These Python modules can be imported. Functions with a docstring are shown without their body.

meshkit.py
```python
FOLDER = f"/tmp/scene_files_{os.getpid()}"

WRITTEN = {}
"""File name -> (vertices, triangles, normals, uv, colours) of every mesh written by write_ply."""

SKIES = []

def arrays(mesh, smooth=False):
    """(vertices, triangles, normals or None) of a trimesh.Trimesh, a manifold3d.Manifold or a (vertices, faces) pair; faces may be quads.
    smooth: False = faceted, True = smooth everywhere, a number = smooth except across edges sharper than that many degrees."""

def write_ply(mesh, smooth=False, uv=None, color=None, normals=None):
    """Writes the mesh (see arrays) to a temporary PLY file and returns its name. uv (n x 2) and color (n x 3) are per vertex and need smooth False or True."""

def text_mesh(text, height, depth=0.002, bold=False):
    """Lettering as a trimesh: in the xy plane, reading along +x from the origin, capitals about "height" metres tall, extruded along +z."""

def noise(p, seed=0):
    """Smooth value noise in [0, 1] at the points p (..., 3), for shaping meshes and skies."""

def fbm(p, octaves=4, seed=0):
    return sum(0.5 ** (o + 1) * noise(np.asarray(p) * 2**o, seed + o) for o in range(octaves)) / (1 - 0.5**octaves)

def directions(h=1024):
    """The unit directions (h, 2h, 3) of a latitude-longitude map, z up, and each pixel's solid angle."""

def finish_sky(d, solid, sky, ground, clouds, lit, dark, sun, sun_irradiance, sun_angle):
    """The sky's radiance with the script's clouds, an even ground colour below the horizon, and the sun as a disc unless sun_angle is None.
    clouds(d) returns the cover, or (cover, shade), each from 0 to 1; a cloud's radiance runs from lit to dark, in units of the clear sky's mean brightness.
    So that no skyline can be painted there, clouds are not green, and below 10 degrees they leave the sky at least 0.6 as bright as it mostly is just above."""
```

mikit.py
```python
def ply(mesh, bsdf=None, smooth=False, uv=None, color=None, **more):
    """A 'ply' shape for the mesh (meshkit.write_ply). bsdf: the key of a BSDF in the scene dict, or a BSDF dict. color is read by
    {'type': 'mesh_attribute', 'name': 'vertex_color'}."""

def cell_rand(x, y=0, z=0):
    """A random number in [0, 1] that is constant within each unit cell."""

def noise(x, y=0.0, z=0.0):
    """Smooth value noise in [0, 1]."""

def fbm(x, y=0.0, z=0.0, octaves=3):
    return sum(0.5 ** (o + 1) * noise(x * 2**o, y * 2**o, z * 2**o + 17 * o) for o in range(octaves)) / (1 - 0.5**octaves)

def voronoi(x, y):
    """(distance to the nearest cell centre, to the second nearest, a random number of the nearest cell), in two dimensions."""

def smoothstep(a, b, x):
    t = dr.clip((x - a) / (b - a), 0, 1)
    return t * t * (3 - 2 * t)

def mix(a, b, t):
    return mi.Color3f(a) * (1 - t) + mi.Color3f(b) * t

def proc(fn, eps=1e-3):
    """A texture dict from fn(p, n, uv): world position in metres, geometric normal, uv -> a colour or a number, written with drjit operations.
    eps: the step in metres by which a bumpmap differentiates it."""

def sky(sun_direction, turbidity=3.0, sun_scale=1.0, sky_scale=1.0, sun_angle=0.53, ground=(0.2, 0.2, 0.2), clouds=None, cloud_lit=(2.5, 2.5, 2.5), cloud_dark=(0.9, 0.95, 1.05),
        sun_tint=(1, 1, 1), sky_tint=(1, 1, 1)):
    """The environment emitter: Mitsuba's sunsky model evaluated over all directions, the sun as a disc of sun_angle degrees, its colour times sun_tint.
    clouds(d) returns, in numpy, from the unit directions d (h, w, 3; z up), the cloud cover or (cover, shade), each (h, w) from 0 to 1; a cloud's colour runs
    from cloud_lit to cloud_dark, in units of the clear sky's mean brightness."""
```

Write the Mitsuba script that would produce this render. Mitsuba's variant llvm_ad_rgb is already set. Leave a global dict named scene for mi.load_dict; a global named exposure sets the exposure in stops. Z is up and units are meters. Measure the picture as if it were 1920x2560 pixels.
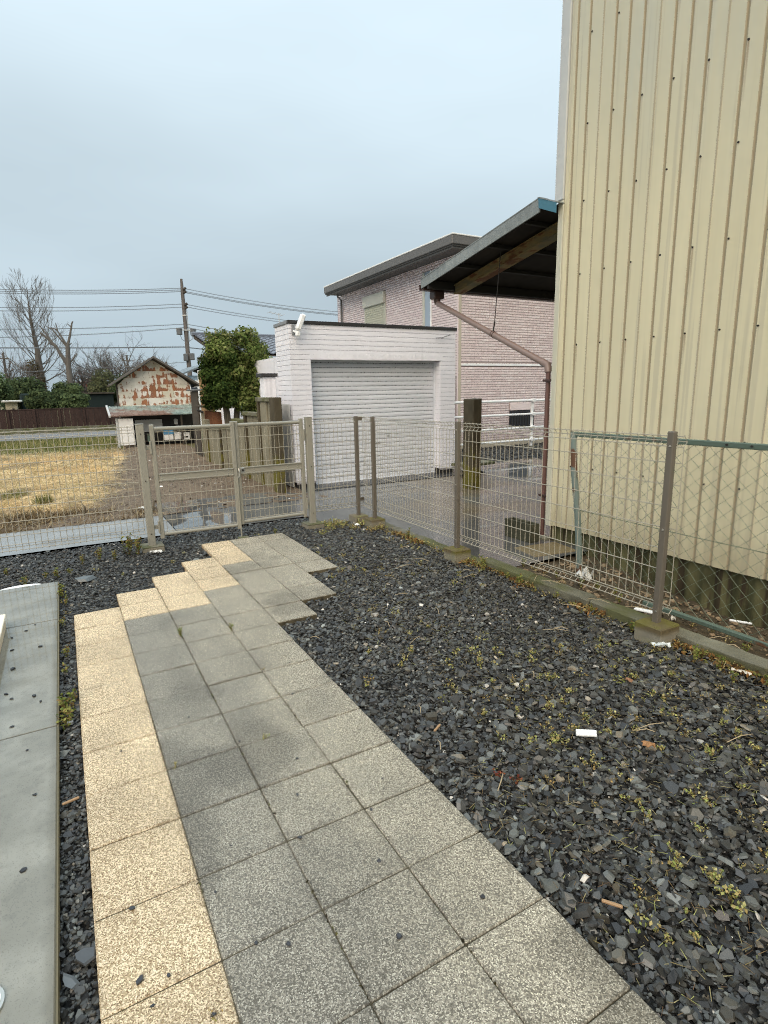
import math, random
import numpy as np
import trimesh
import drjit as dr
import mitsuba as mi
import mikit, meshkit
from mikit import noise, fbm, voronoi, cell_rand, smoothstep, mix, proc

T = mi.ScalarTransform4f
rnd = random.Random(7)
rng = np.random.default_rng(11)
scene, labels = {}, {}

# ------------------------------------------------------------------ camera, sky, exposure
F, YAW, PITCH, ROLL, EYE = 1401.93, math.radians(29.322), math.radians(12.064), math.radians(-1.157), 1.53
fw = np.array([math.sin(YAW) * math.cos(PITCH), math.cos(YAW) * math.cos(PITCH), -math.sin(PITCH)])
rt = np.array([math.cos(YAW), -math.sin(YAW), 0.0])
up = np.cross(rt, fw)
up = -rt * math.sin(ROLL) + up * math.cos(ROLL)
scene['camera'] = {'type': 'perspective', 'fov': math.degrees(2 * math.atan(960 / F)), 'fov_axis': 'x', 'near_clip': 0.05, 'far_clip': 3000.0,
                   'to_world': T().look_at(origin=[0, 0, EYE], target=[float(v) for v in np.array([0, 0, EYE]) + fw], up=[float(v) for v in up])}
exposure = 2.6


def overcast(d):
    e = np.clip(d[..., 2], 0, 1)
    m = meshkit.fbm(d * np.array([1.9, 1.9, 5.5]) + 3.1, 5, seed=4)
    s = 1 - (1.08 * e + 1.17 * e ** 4) / 2.25 + (m - 0.5) * 0.18
    return np.ones_like(e), np.clip(s, 0, 1)


scene['sky'] = mikit.sky([-0.52, -0.62, 0.62], turbidity=4, sun_scale=0.30, sun_angle=50, clouds=overcast,
                         cloud_lit=(2.85, 3.38, 3.72), cloud_dark=(0.72, 0.885, 0.985), sun_tint=(1.0, 1.0, 1.03))

# ------------------------------------------------------------------ mesh helpers
def num(key):
    if key not in scene and key not in used:
        used.add(key); return key
    k = 1
    while f'{key}_{k:03d}' in used or f'{key}_{k:03d}' in scene: k += 1
    used.add(f'{key}_{k:03d}')
    return f'{key}_{k:03d}'


used = set()


def lab(key, label=None, cat=None, group=None, kind=None):
    d = {}
    if label: d['label'] = label
    if cat: d['category'] = cat
    if group: d['group'] = group
    if kind: d['kind'] = kind
    labels[key] = d
    return key


class MB:
    def __init__(s): s.v, s.f, s.c, s.n = [], [], [], 0

    def add(s, vf, c=(1, 1, 1)):
        v, f = vf
        v = np.asarray(v, float); f = np.asarray(f, int)
        if f.shape[1] == 4: f = np.vstack([f[:, [0, 1, 2]], f[:, [0, 2, 3]]])
        s.v.append(v); s.f.append(f + s.n); s.n += len(v)
        c = np.asarray(c, float)
        s.c.append(np.broadcast_to(c, (len(v), 3)) if c.ndim == 1 else c)
        return s

    def mesh(s): return np.vstack(s.v), np.vstack(s.f)

    def col(s): return np.clip(np.vstack(s.c), 0, 1)

    def put(s, key, mat, smooth=False, color=False, tw=None):
        if not s.v: return None
        d = mikit.ply(s.mesh(), mat, smooth=smooth, color=s.col() if color else None)
        if tw is not None: d['to_world'] = tw
        scene[key] = d
        return key


BF = np.array([[0, 2, 3, 1], [4, 5, 7, 6], [0, 1, 5, 4], [2, 6, 7, 3], [0, 4, 6, 2], [1, 3, 7, 5]])
BF = np.vstack([BF[:, [0, 1, 2]], BF[:, [0, 2, 3]]])[:, ::-1]


def box(x0, x1, y0, y1, z0, z1):
    return np.array([[x, y, z] for x in (x0, x1) for y in (y0, y1) for z in (z0, z1)], float), BF


_cs = [(x, y, z) for x in (-1, 1) for y in (-1, 1) for z in (-1, 1)]
_ct = np.array([[x * (1 if a == 0 else .9), y * (1 if a == 1 else .9), z * (1 if a == 2 else .9)] for x, y, z in _cs for a in range(3)])
_h = trimesh.convex.convex_hull(_ct)
_map = [int(np.argmin(np.linalg.norm(_ct - v, axis=1))) for v in _h.vertices]
CF = np.array([[_map[i] for i in f] for f in _h.faces])
_cs = np.array(_cs, float)


def cbox(x0, x1, y0, y1, z0, z1, b=0.004):
    lo, hi = np.array([x0, y0, z0], float), np.array([x1, y1, z1], float)
    c, h = (lo + hi) / 2, (hi - lo) / 2
    b = min(b, h.min() * .45)
    out = np.empty((24, 3))
    for i in range(8):
        for a in range(3):
            e = h - b; e[a] = h[a]
            out[3 * i + a] = c + _cs[i] * e
    return out, CF


def rot(vf, R, t=(0, 0, 0), about=(0, 0, 0)):
    v, f = vf
    return (np.asarray(v) - about) @ np.asarray(R).T + about + np.asarray(t), f


def Rz(a): c, s = math.cos(a), math.sin(a); return np.array([[c, -s, 0], [s, c, 0], [0, 0, 1.]])
def Rx(a): c, s = math.cos(a), math.sin(a); return np.array([[1., 0, 0], [0, c, -s], [0, s, c]])
def Ry(a): c, s = math.cos(a), math.sin(a); return np.array([[c, 0, s], [0, 1., 0], [-s, 0, c]])


def tube(pts, r, n=6, cap=True):
    p = np.asarray(pts, float); m = len(p)
    r = np.broadcast_to(np.asarray(r, float), (m,))
    t = np.gradient(p, axis=0) if m > 2 else np.repeat((p[1] - p[0])[None], 2, 0)
    t /= np.linalg.norm(t, axis=1, keepdims=True) + 1e-12
    ref = np.array([0, 0, 1.]) if abs(t[0, 2]) < .9 else np.array([1., 0, 0])
    a = np.cross(t, ref); a /= np.linalg.norm(a, axis=1, keepdims=True) + 1e-12
    b = np.cross(t, a)
    th = np.arange(n) * 2 * math.pi / n
    v = p[:, None] + r[:, None, None] * (np.cos(th)[None, :, None] * a[:, None] + np.sin(th)[None, :, None] * b[:, None])
    v = v.reshape(-1, 3)
    i = np.arange(n); j = (i + 1) % n
    f = [np.stack([k * n + i, k * n + j, (k + 1) * n + j, (k + 1) * n + i], 1) for k in range(m - 1)]
    f = np.vstack(f); f = np.vstack([f[:, [0, 1, 2]], f[:, [0, 2, 3]]])
    if cap:
        v = np.vstack([v, p[0], p[-1]]); q = m * n
        f = np.vstack([f, np.stack([np.full(n, q), j, i], 1), np.stack([np.full(n, q + 1), (m - 1) * n + i, (m - 1) * n + j], 1)])
    return v, f


def extr(poly, y0, y1, axis='y'):
    """polygon (list of 2D, convex or star about its mean) pushed along an axis. y: (x,z)  x: (y,z)  z: (x,y)"""
    p = np.asarray(poly, float); n = len(p)
    def lift(q, t):
        t = np.full(len(q), t)
        return np.stack({'y': [q[:, 0], t, q[:, 1]], 'x': [t, q[:, 0], q[:, 1]], 'z': [q[:, 0], q[:, 1], t]}[axis], 1)
    tri = trimesh.creation.triangulate_polygon(__import__('shapely').Polygon(p), engine='earcut')
    q, tf = np.asarray(tri[0]), np.asarray(tri[1])
    v = np.vstack([lift(p, y0), lift(p, y1), lift(q, y0), lift(q, y1)])
    i = np.arange(n); j = (i + 1) % n
    f = np.vstack([np.stack([i, j, j + n], 1), np.stack([i, j + n, i + n], 1), tf[:, ::-1] + 2 * n, tf + 2 * n + len(q)])
    return v, f


def grid(x0, x1, y0, y1, nx, ny, zf):
    xs, ys = np.linspace(x0, x1, nx), np.linspace(y0, y1, ny)
    X, Y = np.meshgrid(xs, ys, indexing='ij')
    v = np.stack([X, Y, zf(X, Y)], -1).reshape(-1, 3)
    i = (np.arange(nx - 1)[:, None] * ny + np.arange(ny - 1)[None]).ravel()
    f = np.stack([i, i + ny, i + ny + 1, i + 1], 1)
    return v, np.vstack([f[:, [0, 1, 2]], f[:, [0, 2, 3]]])


def one(key, vf, mat, smooth=False, color=None):
    return MB().add(vf, color if color is not None else (1, 1, 1)).put(key, mat, smooth, color is not None)


def part(parent, name, vf, mat, smooth=False, color=None):
    k = num(parent + '__' + name)
    return one(k, vf, mat, smooth, color)


# ------------------------------------------------------------------ materials
def rgb(*c): return {'type': 'rgb', 'value': list(c)}


def pri(name, col, rough=0.6, spec=0.5, **k):
    scene[name] = {'type': 'twosided', 'b': {'type': 'principled', 'base_color': col if isinstance(col, dict) else rgb(*col), 'roughness': rough, 'specular': spec, **k}}
    return name


VC = {'type': 'mesh_attribute', 'name': 'vertex_color'}
pri('m_vc', VC, 0.6, 0.4)
pri('m_vcwet', VC, 0.34, 0.5)
scene['m_leaf'] = {'type': 'principledthin', 'base_color': VC, 'roughness': 0.45, 'diff_trans': 0.7, 'spec_trans': 0.0}


def f_paver(a, b, c, tone):
    def fn(p, n, uv):
        d1, d2, w = voronoi(p.x * 250, p.y * 250)
        d3, d4, w2 = voronoi(p.x * 330 + 7, p.y * 330 + 3)
        t = fbm(p.x * 5, p.y * 5, 0.0)
        k = mix(a, b, smoothstep(0.15, 0.8, w))
        k = dr.select(w2 > 0.86, mi.Color3f(*c), k)
        k = k * (0.52 + 0.48 * smoothstep(0.02, 0.25, d2 - d1))
        tl = cell_rand(dr.floor((p.x + 0.1) / 0.3035), dr.floor((p.y - 1.335) / 0.31), 5)
        k = k * (0.80 + 0.36 * t) * (0.94 + 0.12 * tl)
        k = k * mix((0.90, 0.905, 0.905), (1.16, 1.13, 1.06), smoothstep(0.25, 1.15, p.x + (t - 0.5) * 0.5)) if tone > .2 else k  # left columns darker, right paler: staining, with some light and shade painted in
        fx, fy = (p.x + 0.1) / 0.3028, (p.y - 1.335) / 0.31
        fx, fy = fx - dr.floor(fx), fy - dr.floor(fy)
        e = 0.3 * dr.minimum(dr.minimum(fx, 1 - fx), dr.minimum(fy, 1 - fy))
        k = k * (1 - 0.17 * smoothstep(0.024, 0.004, e + 0.035 * (fbm(p.x * 22, p.y * 22, 3.0) - 0.35)))
        st = smoothstep(0.54, 0.70, fbm(p.x * 2.3 + 9, p.y * 2.3, 1.0))
        return k * (1 - tone * st)
    return fn


pri('m_beige', proc(f_paver((0.42, 0.31, 0.18), (0.86, 0.70, 0.48), (0.27, 0.18, 0.09), 0.10)), 0.62, 0.35)
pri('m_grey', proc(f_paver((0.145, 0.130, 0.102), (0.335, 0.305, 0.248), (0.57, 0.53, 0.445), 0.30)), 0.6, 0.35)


def f_slab(p, n, uv):
    t = fbm(p.x * 7, p.y * 7, 0.0, octaves=5)
    q = fbm(p.x * 1.6 + 4, p.y * 2.2, 2.0)
    k = mix((0.195, 0.185, 0.148), (0.272, 0.260, 0.215), smoothstep(0.25, 0.75, t))
    w = smoothstep(0.70, 0.9, noise(p.x * 420, p.y * 420, 0.0)) * 0.30 + 0.10 * smoothstep(0.55, 0.7, fbm(p.x * 40, p.y * 40, 2.0))
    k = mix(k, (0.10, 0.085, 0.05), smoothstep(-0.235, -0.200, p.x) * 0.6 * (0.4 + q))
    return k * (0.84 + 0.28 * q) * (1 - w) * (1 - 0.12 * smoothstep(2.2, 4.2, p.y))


def f_slab_r(p, n, uv):
    t = fbm(p.x * 2 + 1, p.y * 1.1, 3.0)
    far = smoothstep(2.4, 4.4, p.y)
    return 0.33 - 0.315 * dr.clip(far * 1.15 + (t - 0.5) * 0.8 + 0.15, 0, 1)


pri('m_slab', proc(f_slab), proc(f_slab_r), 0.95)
pri('m_slabside', (0.16, 0.13, 0.07), 0.5)
pri('m_step', (0.80, 0.72, 0.58), 0.45)
pri('m_stepside', (0.58, 0.47, 0.33), 0.45)


def f_conc(p, n, uv):
    t = fbm(p.x * 3.1, p.y * 3.1, 1.0, octaves=4)
    q = fbm(p.x * 0.9 + 5, p.y * 1.1, 4.0)
    br = smoothstep(0.42, 0.62, fbm(p.x * 1.1 + 20, p.y * 0.8 + 3, 7.0)) * smoothstep(3.2, 4.6, p.x)
    k = mix((0.040, 0.040, 0.039), (0.125, 0.123, 0.118), t * 0.6 + q * 0.4)
    return mix(k, (0.13, 0.100, 0.067), br * 0.7)


def f_conc_r(p, n, uv):
    t = fbm(p.x * 0.9 + 2, p.y * 0.9, 5.0)
    f = fbm(p.x * 7, p.y * 7, 1.0)
    return 0.03 + 0.24 * smoothstep(0.42, 0.66, t + (f - 0.5) * 0.25)


pri('m_wetconc', proc(f_conc), proc(f_conc_r), 0.85)


def f_strip(p, n, uv):
    t = fbm(p.x * 2.1, p.y * 4.1, 1.0, octaves=4)
    return mix((0.12, 0.12, 0.115), (0.27, 0.27, 0.26), t)


pri('m_strip', proc(f_strip), proc(lambda p, n, uv: 0.06 + 0.26 * smoothstep(0.45, 0.65, fbm(p.x * 1.2, p.y * 2.0, 9.0))), 0.9)


def f_lot(p, n, uv):
    g = fbm(p.x * 6, p.y * 6, 0.0, octaves=4)
    h = fbm(p.x * 0.55, p.y * 0.45, 2.0)
    fine = noise(p.x * 45, p.y * 45, 0.0)
    dirt = mix((0.060, 0.042, 0.028), (0.175, 0.130, 0.088), g * 0.6 + fine * 0.4)
    straw = mix((0.25, 0.175, 0.085), (0.70, 0.54, 0.31), g * 0.5 + fine * 0.5)
    straw = straw * (0.62 + 0.66 * fbm(p.x * 1.7 + 8, p.y * 1.3, 5.0)) * mix((1, 1, 1), (1.0, 0.88, 0.74), smoothstep(0.45, 0.65, fbm(p.x * 0.9, p.y * 0.7 + 4, 8.0)))
    edge = p.x - (0.40 + 0.115 * (p.y - 9.4)) + (fbm(p.x * 2, p.y * 2, 3.0) - 0.5) * 1.0
    near = p.y - (9.05 + 0.4 * (fbm(p.x * 1.5, 3.0, 1.0) - 0.5)) + (fine - 0.5) * 0.5
    s = (1 - smoothstep(-0.25, 0.15, edge)) * smoothstep(-0.15, 0.2, near) * (1 - smoothstep(17.5, 20.0, p.y + (h - 0.5) * 4))
    s = s * (1 - 0.75 * smoothstep(0.52, 0.68, fbm(p.x * 1.3 + 3, p.y * 0.9, 6.0)))
    k = mix(dirt, straw, s)
    gr = smoothstep(17.0, 20.5, p.y + (h - 0.5) * 5) * (1 - smoothstep(1.2, 1.8, p.x))
    gr = dr.maximum(gr, 0.35 * smoothstep(0.60, 0.7, h) * smoothstep(10, 13, p.y) * (1 - smoothstep(0.8, 1.5, p.x)))
    return mix(k, mix((0.09, 0.095, 0.03), (0.24, 0.25, 0.10), g), gr * 0.75)


pri('m_lot', proc(f_lot), 0.75, 0.3)
pri('m_bed', proc(lambda p, n, uv: mix((0.012, 0.013, 0.014), (0.06, 0.06, 0.058), noise(p.x * 90, p.y * 90, 0.0))), 0.5, 0.5)
pri('m_earth', proc(lambda p, n, uv: mix((0.05, 0.045, 0.025), (0.13, 0.12, 0.06), fbm(p.x * 0.4, p.y * 0.4, 0.0))), 0.9, 0.2)
pri('m_verge', proc(lambda p, n, uv: mix((0.020, 0.016, 0.010), (0.10, 0.075, 0.045), fbm(p.x * 14, p.y * 14, 0.0, octaves=4))), 0.7, 0.3)
pri('m_road', proc(lambda p, n, uv: mix((0.13, 0.13, 0.135), (0.22, 0.22, 0.225), fbm(p.x * 2.0, p.y * 2.0, 0.0))), 0.25, 0.6)


def f_clad(p, n, uv):
    st = fbm(p.y * 1.8, p.z * 0.55, 2.0, octaves=4)
    up = smoothstep(2.9, 4.6, p.z + (st - 0.5) * 2.2)
    run = fbm(p.y * 16, p.z * 0.8, 5.0)
    lo = smoothstep(0.55, 0.15, p.z + (run - 0.5) * 0.3)
    k = mix((0.605, 0.548, 0.372), (0.655, 0.60, 0.42), fbm(p.y * 3, p.z * 1.2, 0.0))
    k = k * (0.965 + 0.07 * cell_rand(dr.floor((3.752 - p.y) / 0.5344), 3, 1))
    k = mix(k, (0.44, 0.44, 0.37), up * (0.30 + 0.55 * run))
    k = mix(k, (0.34, 0.29, 0.18), lo * 0.5)
    u = (4.020 - 0.1556 - p.y) / 0.2672
    du = dr.abs(u - dr.round(u)) * 0.2672
    sk = mi.Float(0)
    for zs in (0.78, 1.12, 1.93, 2.55, 3.165, 3.78, 4.47):
        sk = dr.maximum(sk, dr.select((p.z < zs) & (p.z > zs - 0.4), 1 - (zs - p.z) / 0.4, 0))
    sk = sk * smoothstep(0.011, 0.001, du + 0.006 * (run - 0.5)) * smoothstep(0.35, 0.75, noise(dr.round(u) * 7.3, p.z * 1.4, 0.0))
    k = mix(k, (0.28, 0.19, 0.11), sk * 0.7)
    dirt = smoothstep(0.62, 0.80, fbm(p.y * 30, p.z * 0.6, 11.0)) * 0.32
    return mix(k, (0.36, 0.33, 0.25), dirt) * (0.93 + 0.12 * run)


pri('m_clad', proc(f_clad), 0.42, 0.4)
pri('m_groove', (0.40, 0.345, 0.24), 0.5, 0.4)
pri('m_trimgrey', proc(lambda p, n, uv: mix((0.44, 0.45, 0.45), (0.52, 0.52, 0.50), fbm(p.y * 9, p.z * 2, 0.0))), 0.4)
pri('m_trimbeige', (0.52, 0.50, 0.40), 0.45)


def f_found(p, n, uv):
    t = fbm(p.y * 9, p.z * 5, 1.0, octaves=4)
    r = fbm(p.y * 22, p.z * 2, 3.0)
    k = mix((0.03, 0.03, 0.012), (0.14, 0.135, 0.065), t)
    return mix(k, (0.035, 0.022, 0.014), smoothstep(0.50, 0.70, r) * 0.8)


pri('m_found', proc(f_found), 0.7, 0.3)
pri('m_block', proc(lambda p, n, uv: mix((0.022, 0.022, 0.012), (0.075, 0.072, 0.045), fbm(p.x * 18, p.y * 18, p.z * 18))), 0.7, 0.3)
pri('m_plate', (0.15, 0.115, 0.06), 0.5)
pri('m_sill', (0.022, 0.022, 0.022), 0.3)
pri('m_dark', (0.018, 0.016, 0.014), 0.7)


def f_galv(p, n, uv):
    r = fbm(p.y * 4, p.z * 14, p.x * 4, octaves=4)
    return mix((0.15, 0.165, 0.165), (0.31, 0.335, 0.33), r) * (0.7 + 0.4 * fbm(p.y * 20, p.z * 3, 0.0))


pri('m_galv', proc(f_galv), 0.42, 0.5)
pri('m_teal', (0.05, 0.16, 0.22), 0.4)


def f_rustbeam(p, n, uv):
    r = fbm(p.y * 7, p.z * 22, p.x * 6, octaves=4)
    return mix(mix((0.14, 0.125, 0.075), (0.22, 0.155, 0.065), smoothstep(0.35, 0.55, r)), (0.13, 0.055, 0.022), smoothstep(0.52, 0.66, r))


pri('m_rustbeam', proc(f_rustbeam), 0.7, 0.3)
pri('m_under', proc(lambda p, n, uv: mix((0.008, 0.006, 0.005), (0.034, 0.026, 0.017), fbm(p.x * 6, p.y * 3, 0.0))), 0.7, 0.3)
pri('m_brownpipe', (0.235, 0.165, 0.142), 0.32, 0.5)
pri('m_redpipe', (0.15, 0.080, 0.068), 0.35, 0.5)
pri('m_gutter', (0.055, 0.028, 0.022), 0.4, 0.5)

pri('m_post', (0.27, 0.257, 0.212), 0.36, 0.5)
pri('m_postdark', (0.125, 0.108, 0.086), 0.36, 0.5)
pri('m_wire', (0.36, 0.33, 0.26), 0.34, 0.5)
pri('m_steel', (0.55, 0.54, 0.50), 0.3, 0.5, metallic=0.8)


def f_moss(p, n, uv):
    t = fbm(p.x * 14, p.y * 14, p.z * 14, octaves=4)
    lo = smoothstep(0.075, 0.03, p.z + (t - 0.5) * 0.03)
    k = mix((0.060, 0.043, 0.020), (0.15, 0.12, 0.065), t)
    k = mix(k, (0.115, 0.105, 0.022), smoothstep(0.45, 0.65, fbm(p.x * 7 + 3, p.y * 7, p.z * 20)) * 0.8)
    return mix(k, (0.26, 0.245, 0.20), lo * 0.6)


pri('m_moss', proc(f_moss), 0.7, 0.3)


def f_kerb(p, n, uv):
    t = fbm(p.x * 8, p.y * 8, p.z * 8, octaves=4)
    k = mix((0.065, 0.06, 0.04), (0.22, 0.21, 0.155), t)
    return mix(k, (0.075, 0.08, 0.022), smoothstep(0.40, 0.60, fbm(p.x * 6 + 9, p.y * 3, p.z * 9)) * 0.75)


pri('m_kerb', proc(f_kerb), 0.7, 0.3)


def f_plank(p, n, uv):
    t = fbm(p.x * 5, p.y * 5, p.z * 3, octaves=4)
    k = mix((0.13, 0.116, 0.08), (0.28, 0.255, 0.185), t)
    s = smoothstep(0.6, 0.05, p.z + (fbm(p.x * 9, p.y * 9, p.z * 2.5) - 0.5) * 0.9)
    return mix(k, (0.15, 0.125, 0.06), s * 0.4)


def f_pillar(p, n, uv):
    t = fbm(p.x * 10, p.y * 10, p.z * 4, octaves=4)
    k = mix((0.022, 0.017, 0.010), (0.11, 0.09, 0.055), t)
    m = smoothstep(0.62, 0.35, p.z + (t - 0.5) * 0.5)
    return mix(k, (0.13, 0.115, 0.012), m * 0.75 * smoothstep(0.30, 0.50, fbm(p.x * 12 + 3, p.y * 12, p.z * 5)))


pri('m_plank', proc(f_plank), 0.75, 0.3)
pri('m_pillar', proc(f_pillar), 0.7, 0.3)
pri('m_siding', proc(lambda p, n, uv: mix((0.75, 0.74, 0.785), (0.84, 0.83, 0.87), fbm(p.x * 16, p.y * 16, p.z * 24)) * (0.87 + 0.09 * fbm(p.x * 1.5, p.y, p.z * 1.2) + 0.06 * fbm(p.x * 14, p.y * 14, p.z * 0.9)) * (1 - 0.16 * smoothstep(0.62, 0.8, fbm(p.x * 9 + 3, p.y * 9, p.z * 0.5)) - 0.22 * smoothstep(0.35, 0.05, p.z + 0.2 * noise(p.x * 9, p.y * 9, 0.0)))), 0.55, 0.4)
pri('m_joint', (0.40, 0.385, 0.40), 0.7)
pri('m_cap', (0.030, 0.028, 0.028), 0.4)
pri('m_capgrey', (0.20, 0.205, 0.21), 0.4)
pri('m_shutter', proc(lambda p, n, uv: mix((0.57, 0.595, 0.63), (0.68, 0.705, 0.745), fbm(p.x * 0.8, p.z * 9, 0.0))), 0.32, 0.5)
pri('m_white', (0.80, 0.80, 0.79), 0.4)
BC = [(.71, .615, .60), (.67, .57, .56), (.62, .52, .51), (.74, .66, .645)]
for i, c in enumerate(BC):
    pri(f'm_brick{i}', c, 0.55, 0.35)
pri('m_mortar', (0.33, 0.26, 0.25), 0.8)
pri('m_trimpink', (0.46, 0.41, 0.32), 0.5)
pri('m_fascia', (0.115, 0.108, 0.10), 0.4)
pri('m_fasciatop', (0.72, 0.70, 0.66), 0.4)
pri('m_soffit', (0.07, 0.066, 0.06), 0.6)
pri('m_shut2', (0.46, 0.45, 0.345), 0.5)
pri('m_frame', (0.50, 0.485, 0.41), 0.4)
pri('m_glass', (0.30, 0.36, 0.42), 0.06, 0.8)
pri('m_glassdark', (0.03, 0.035, 0.045), 0.08, 0.7)


def f_rustsheet(p, n, uv):
    row = dr.floor((p.z - 1.28) / 0.215)
    fz = (p.z - 1.28) / 0.215 - row
    sx = dr.floor((p.x - 1.65 + 0.37 * row) / 0.42)
    w = cell_rand(sx, row, 3)
    b = fbm(p.x * 5.5, p.z * 8 + 3, 1.0, octaves=4)
    dr_ = fbm(p.x * 17, p.z * 2.5, 4.0)
    low = 1 - smoothstep(2.0, 2.75, p.z)
    amt = smoothstep(0.535, 0.63, b * 0.50 + dr_ * 0.50 + 0.17 * (1 - fz) + 0.20 * (w - 0.5) - 0.085 + 0.035 * low)
    k = mix((0.58, 0.55, 0.44), (0.74, 0.73, 0.68), cell_rand(sx, row, 8))
    k = k * (0.85 + 0.2 * fbm(p.x * 9, p.z * 9, 0.0))
    return mix(k, mix((0.12, 0.036, 0.015), (0.36, 0.125, 0.04), dr_), amt * 0.92)


pri('m_rustsheet', proc(f_rustsheet), 0.6, 0.3)


def f_leanto(p, n, uv):
    b = fbm(p.x * 3.0, p.y * 6 + 1, 2.0, octaves=4)
    lo = smoothstep(20.15, 19.55, p.y + (b - 0.5) * 1.1) * smoothstep(3.6, 2.6, p.x + (b - 0.5) * 1.6)
    k = mix((0.15, 0.20, 0.185), (0.34, 0.42, 0.39), fbm(p.x * 6, p.y * 14, 0.0))
    k = k * (0.75 + 0.4 * fbm(p.x * 14, p.y * 9, 4.0))
    return mix(k, mix((0.11, 0.055, 0.04), (0.29, 0.18, 0.145), b), lo * 0.9)


pri('m_leanto', proc(f_leanto), 0.5, 0.4)
pri('m_oldwood', (0.05, 0.04, 0.03), 0.8)
pri('m_brownboard', proc(lambda p, n, uv: mix((0.024, 0.012, 0.010), (0.058, 0.033, 0.027), fbm(p.x * 3, p.z * 1.5, 0.0) * 0.6 + 0.4 * noise(p.x * 20, p.z * 3, 0.0))), 0.7, 0.3)
pri('m_cedar', proc(lambda p, n, uv: mix((0.10, 0.04, 0.02), (0.25, 0.11, 0.055), fbm(p.x * 12, p.y * 12, p.z * 2))), 0.6, 0.3)
pri('m_tile', (0.13, 0.145, 0.175), 0.28, 0.6)
pri('m_plaster', (0.70, 0.69, 0.66), 0.8)
pri('m_yellowwall', (0.24, 0.145, 0.065), 0.8)
pri('m_bark', proc(lambda p, n, uv: mix((0.06, 0.05, 0.035), (0.20, 0.175, 0.13), fbm(p.x * 14, p.y * 14, p.z * 5, octaves=4))), 0.8, 0.2)
pri('m_barkhaze', (0.135, 0.122, 0.108), 0.9, 0.1)  # bark of the far trees, colour paled to paint in mist
pri('m_concpole', (0.12, 0.105, 0.095), 0.8)
pri('m_cable', (0.15, 0.165, 0.18), 0.6)
pri('m_boxgrey', (0.12, 0.125, 0.13), 0.6)
pri('m_greenpost', proc(lambda p, n, uv: mix((0.155, 0.195, 0.175), (0.11, 0.055, 0.03), smoothstep(0.54, 0.66, fbm(p.x * 20, p.y * 7, p.z * 7)))), 0.5, 0.4)
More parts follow.
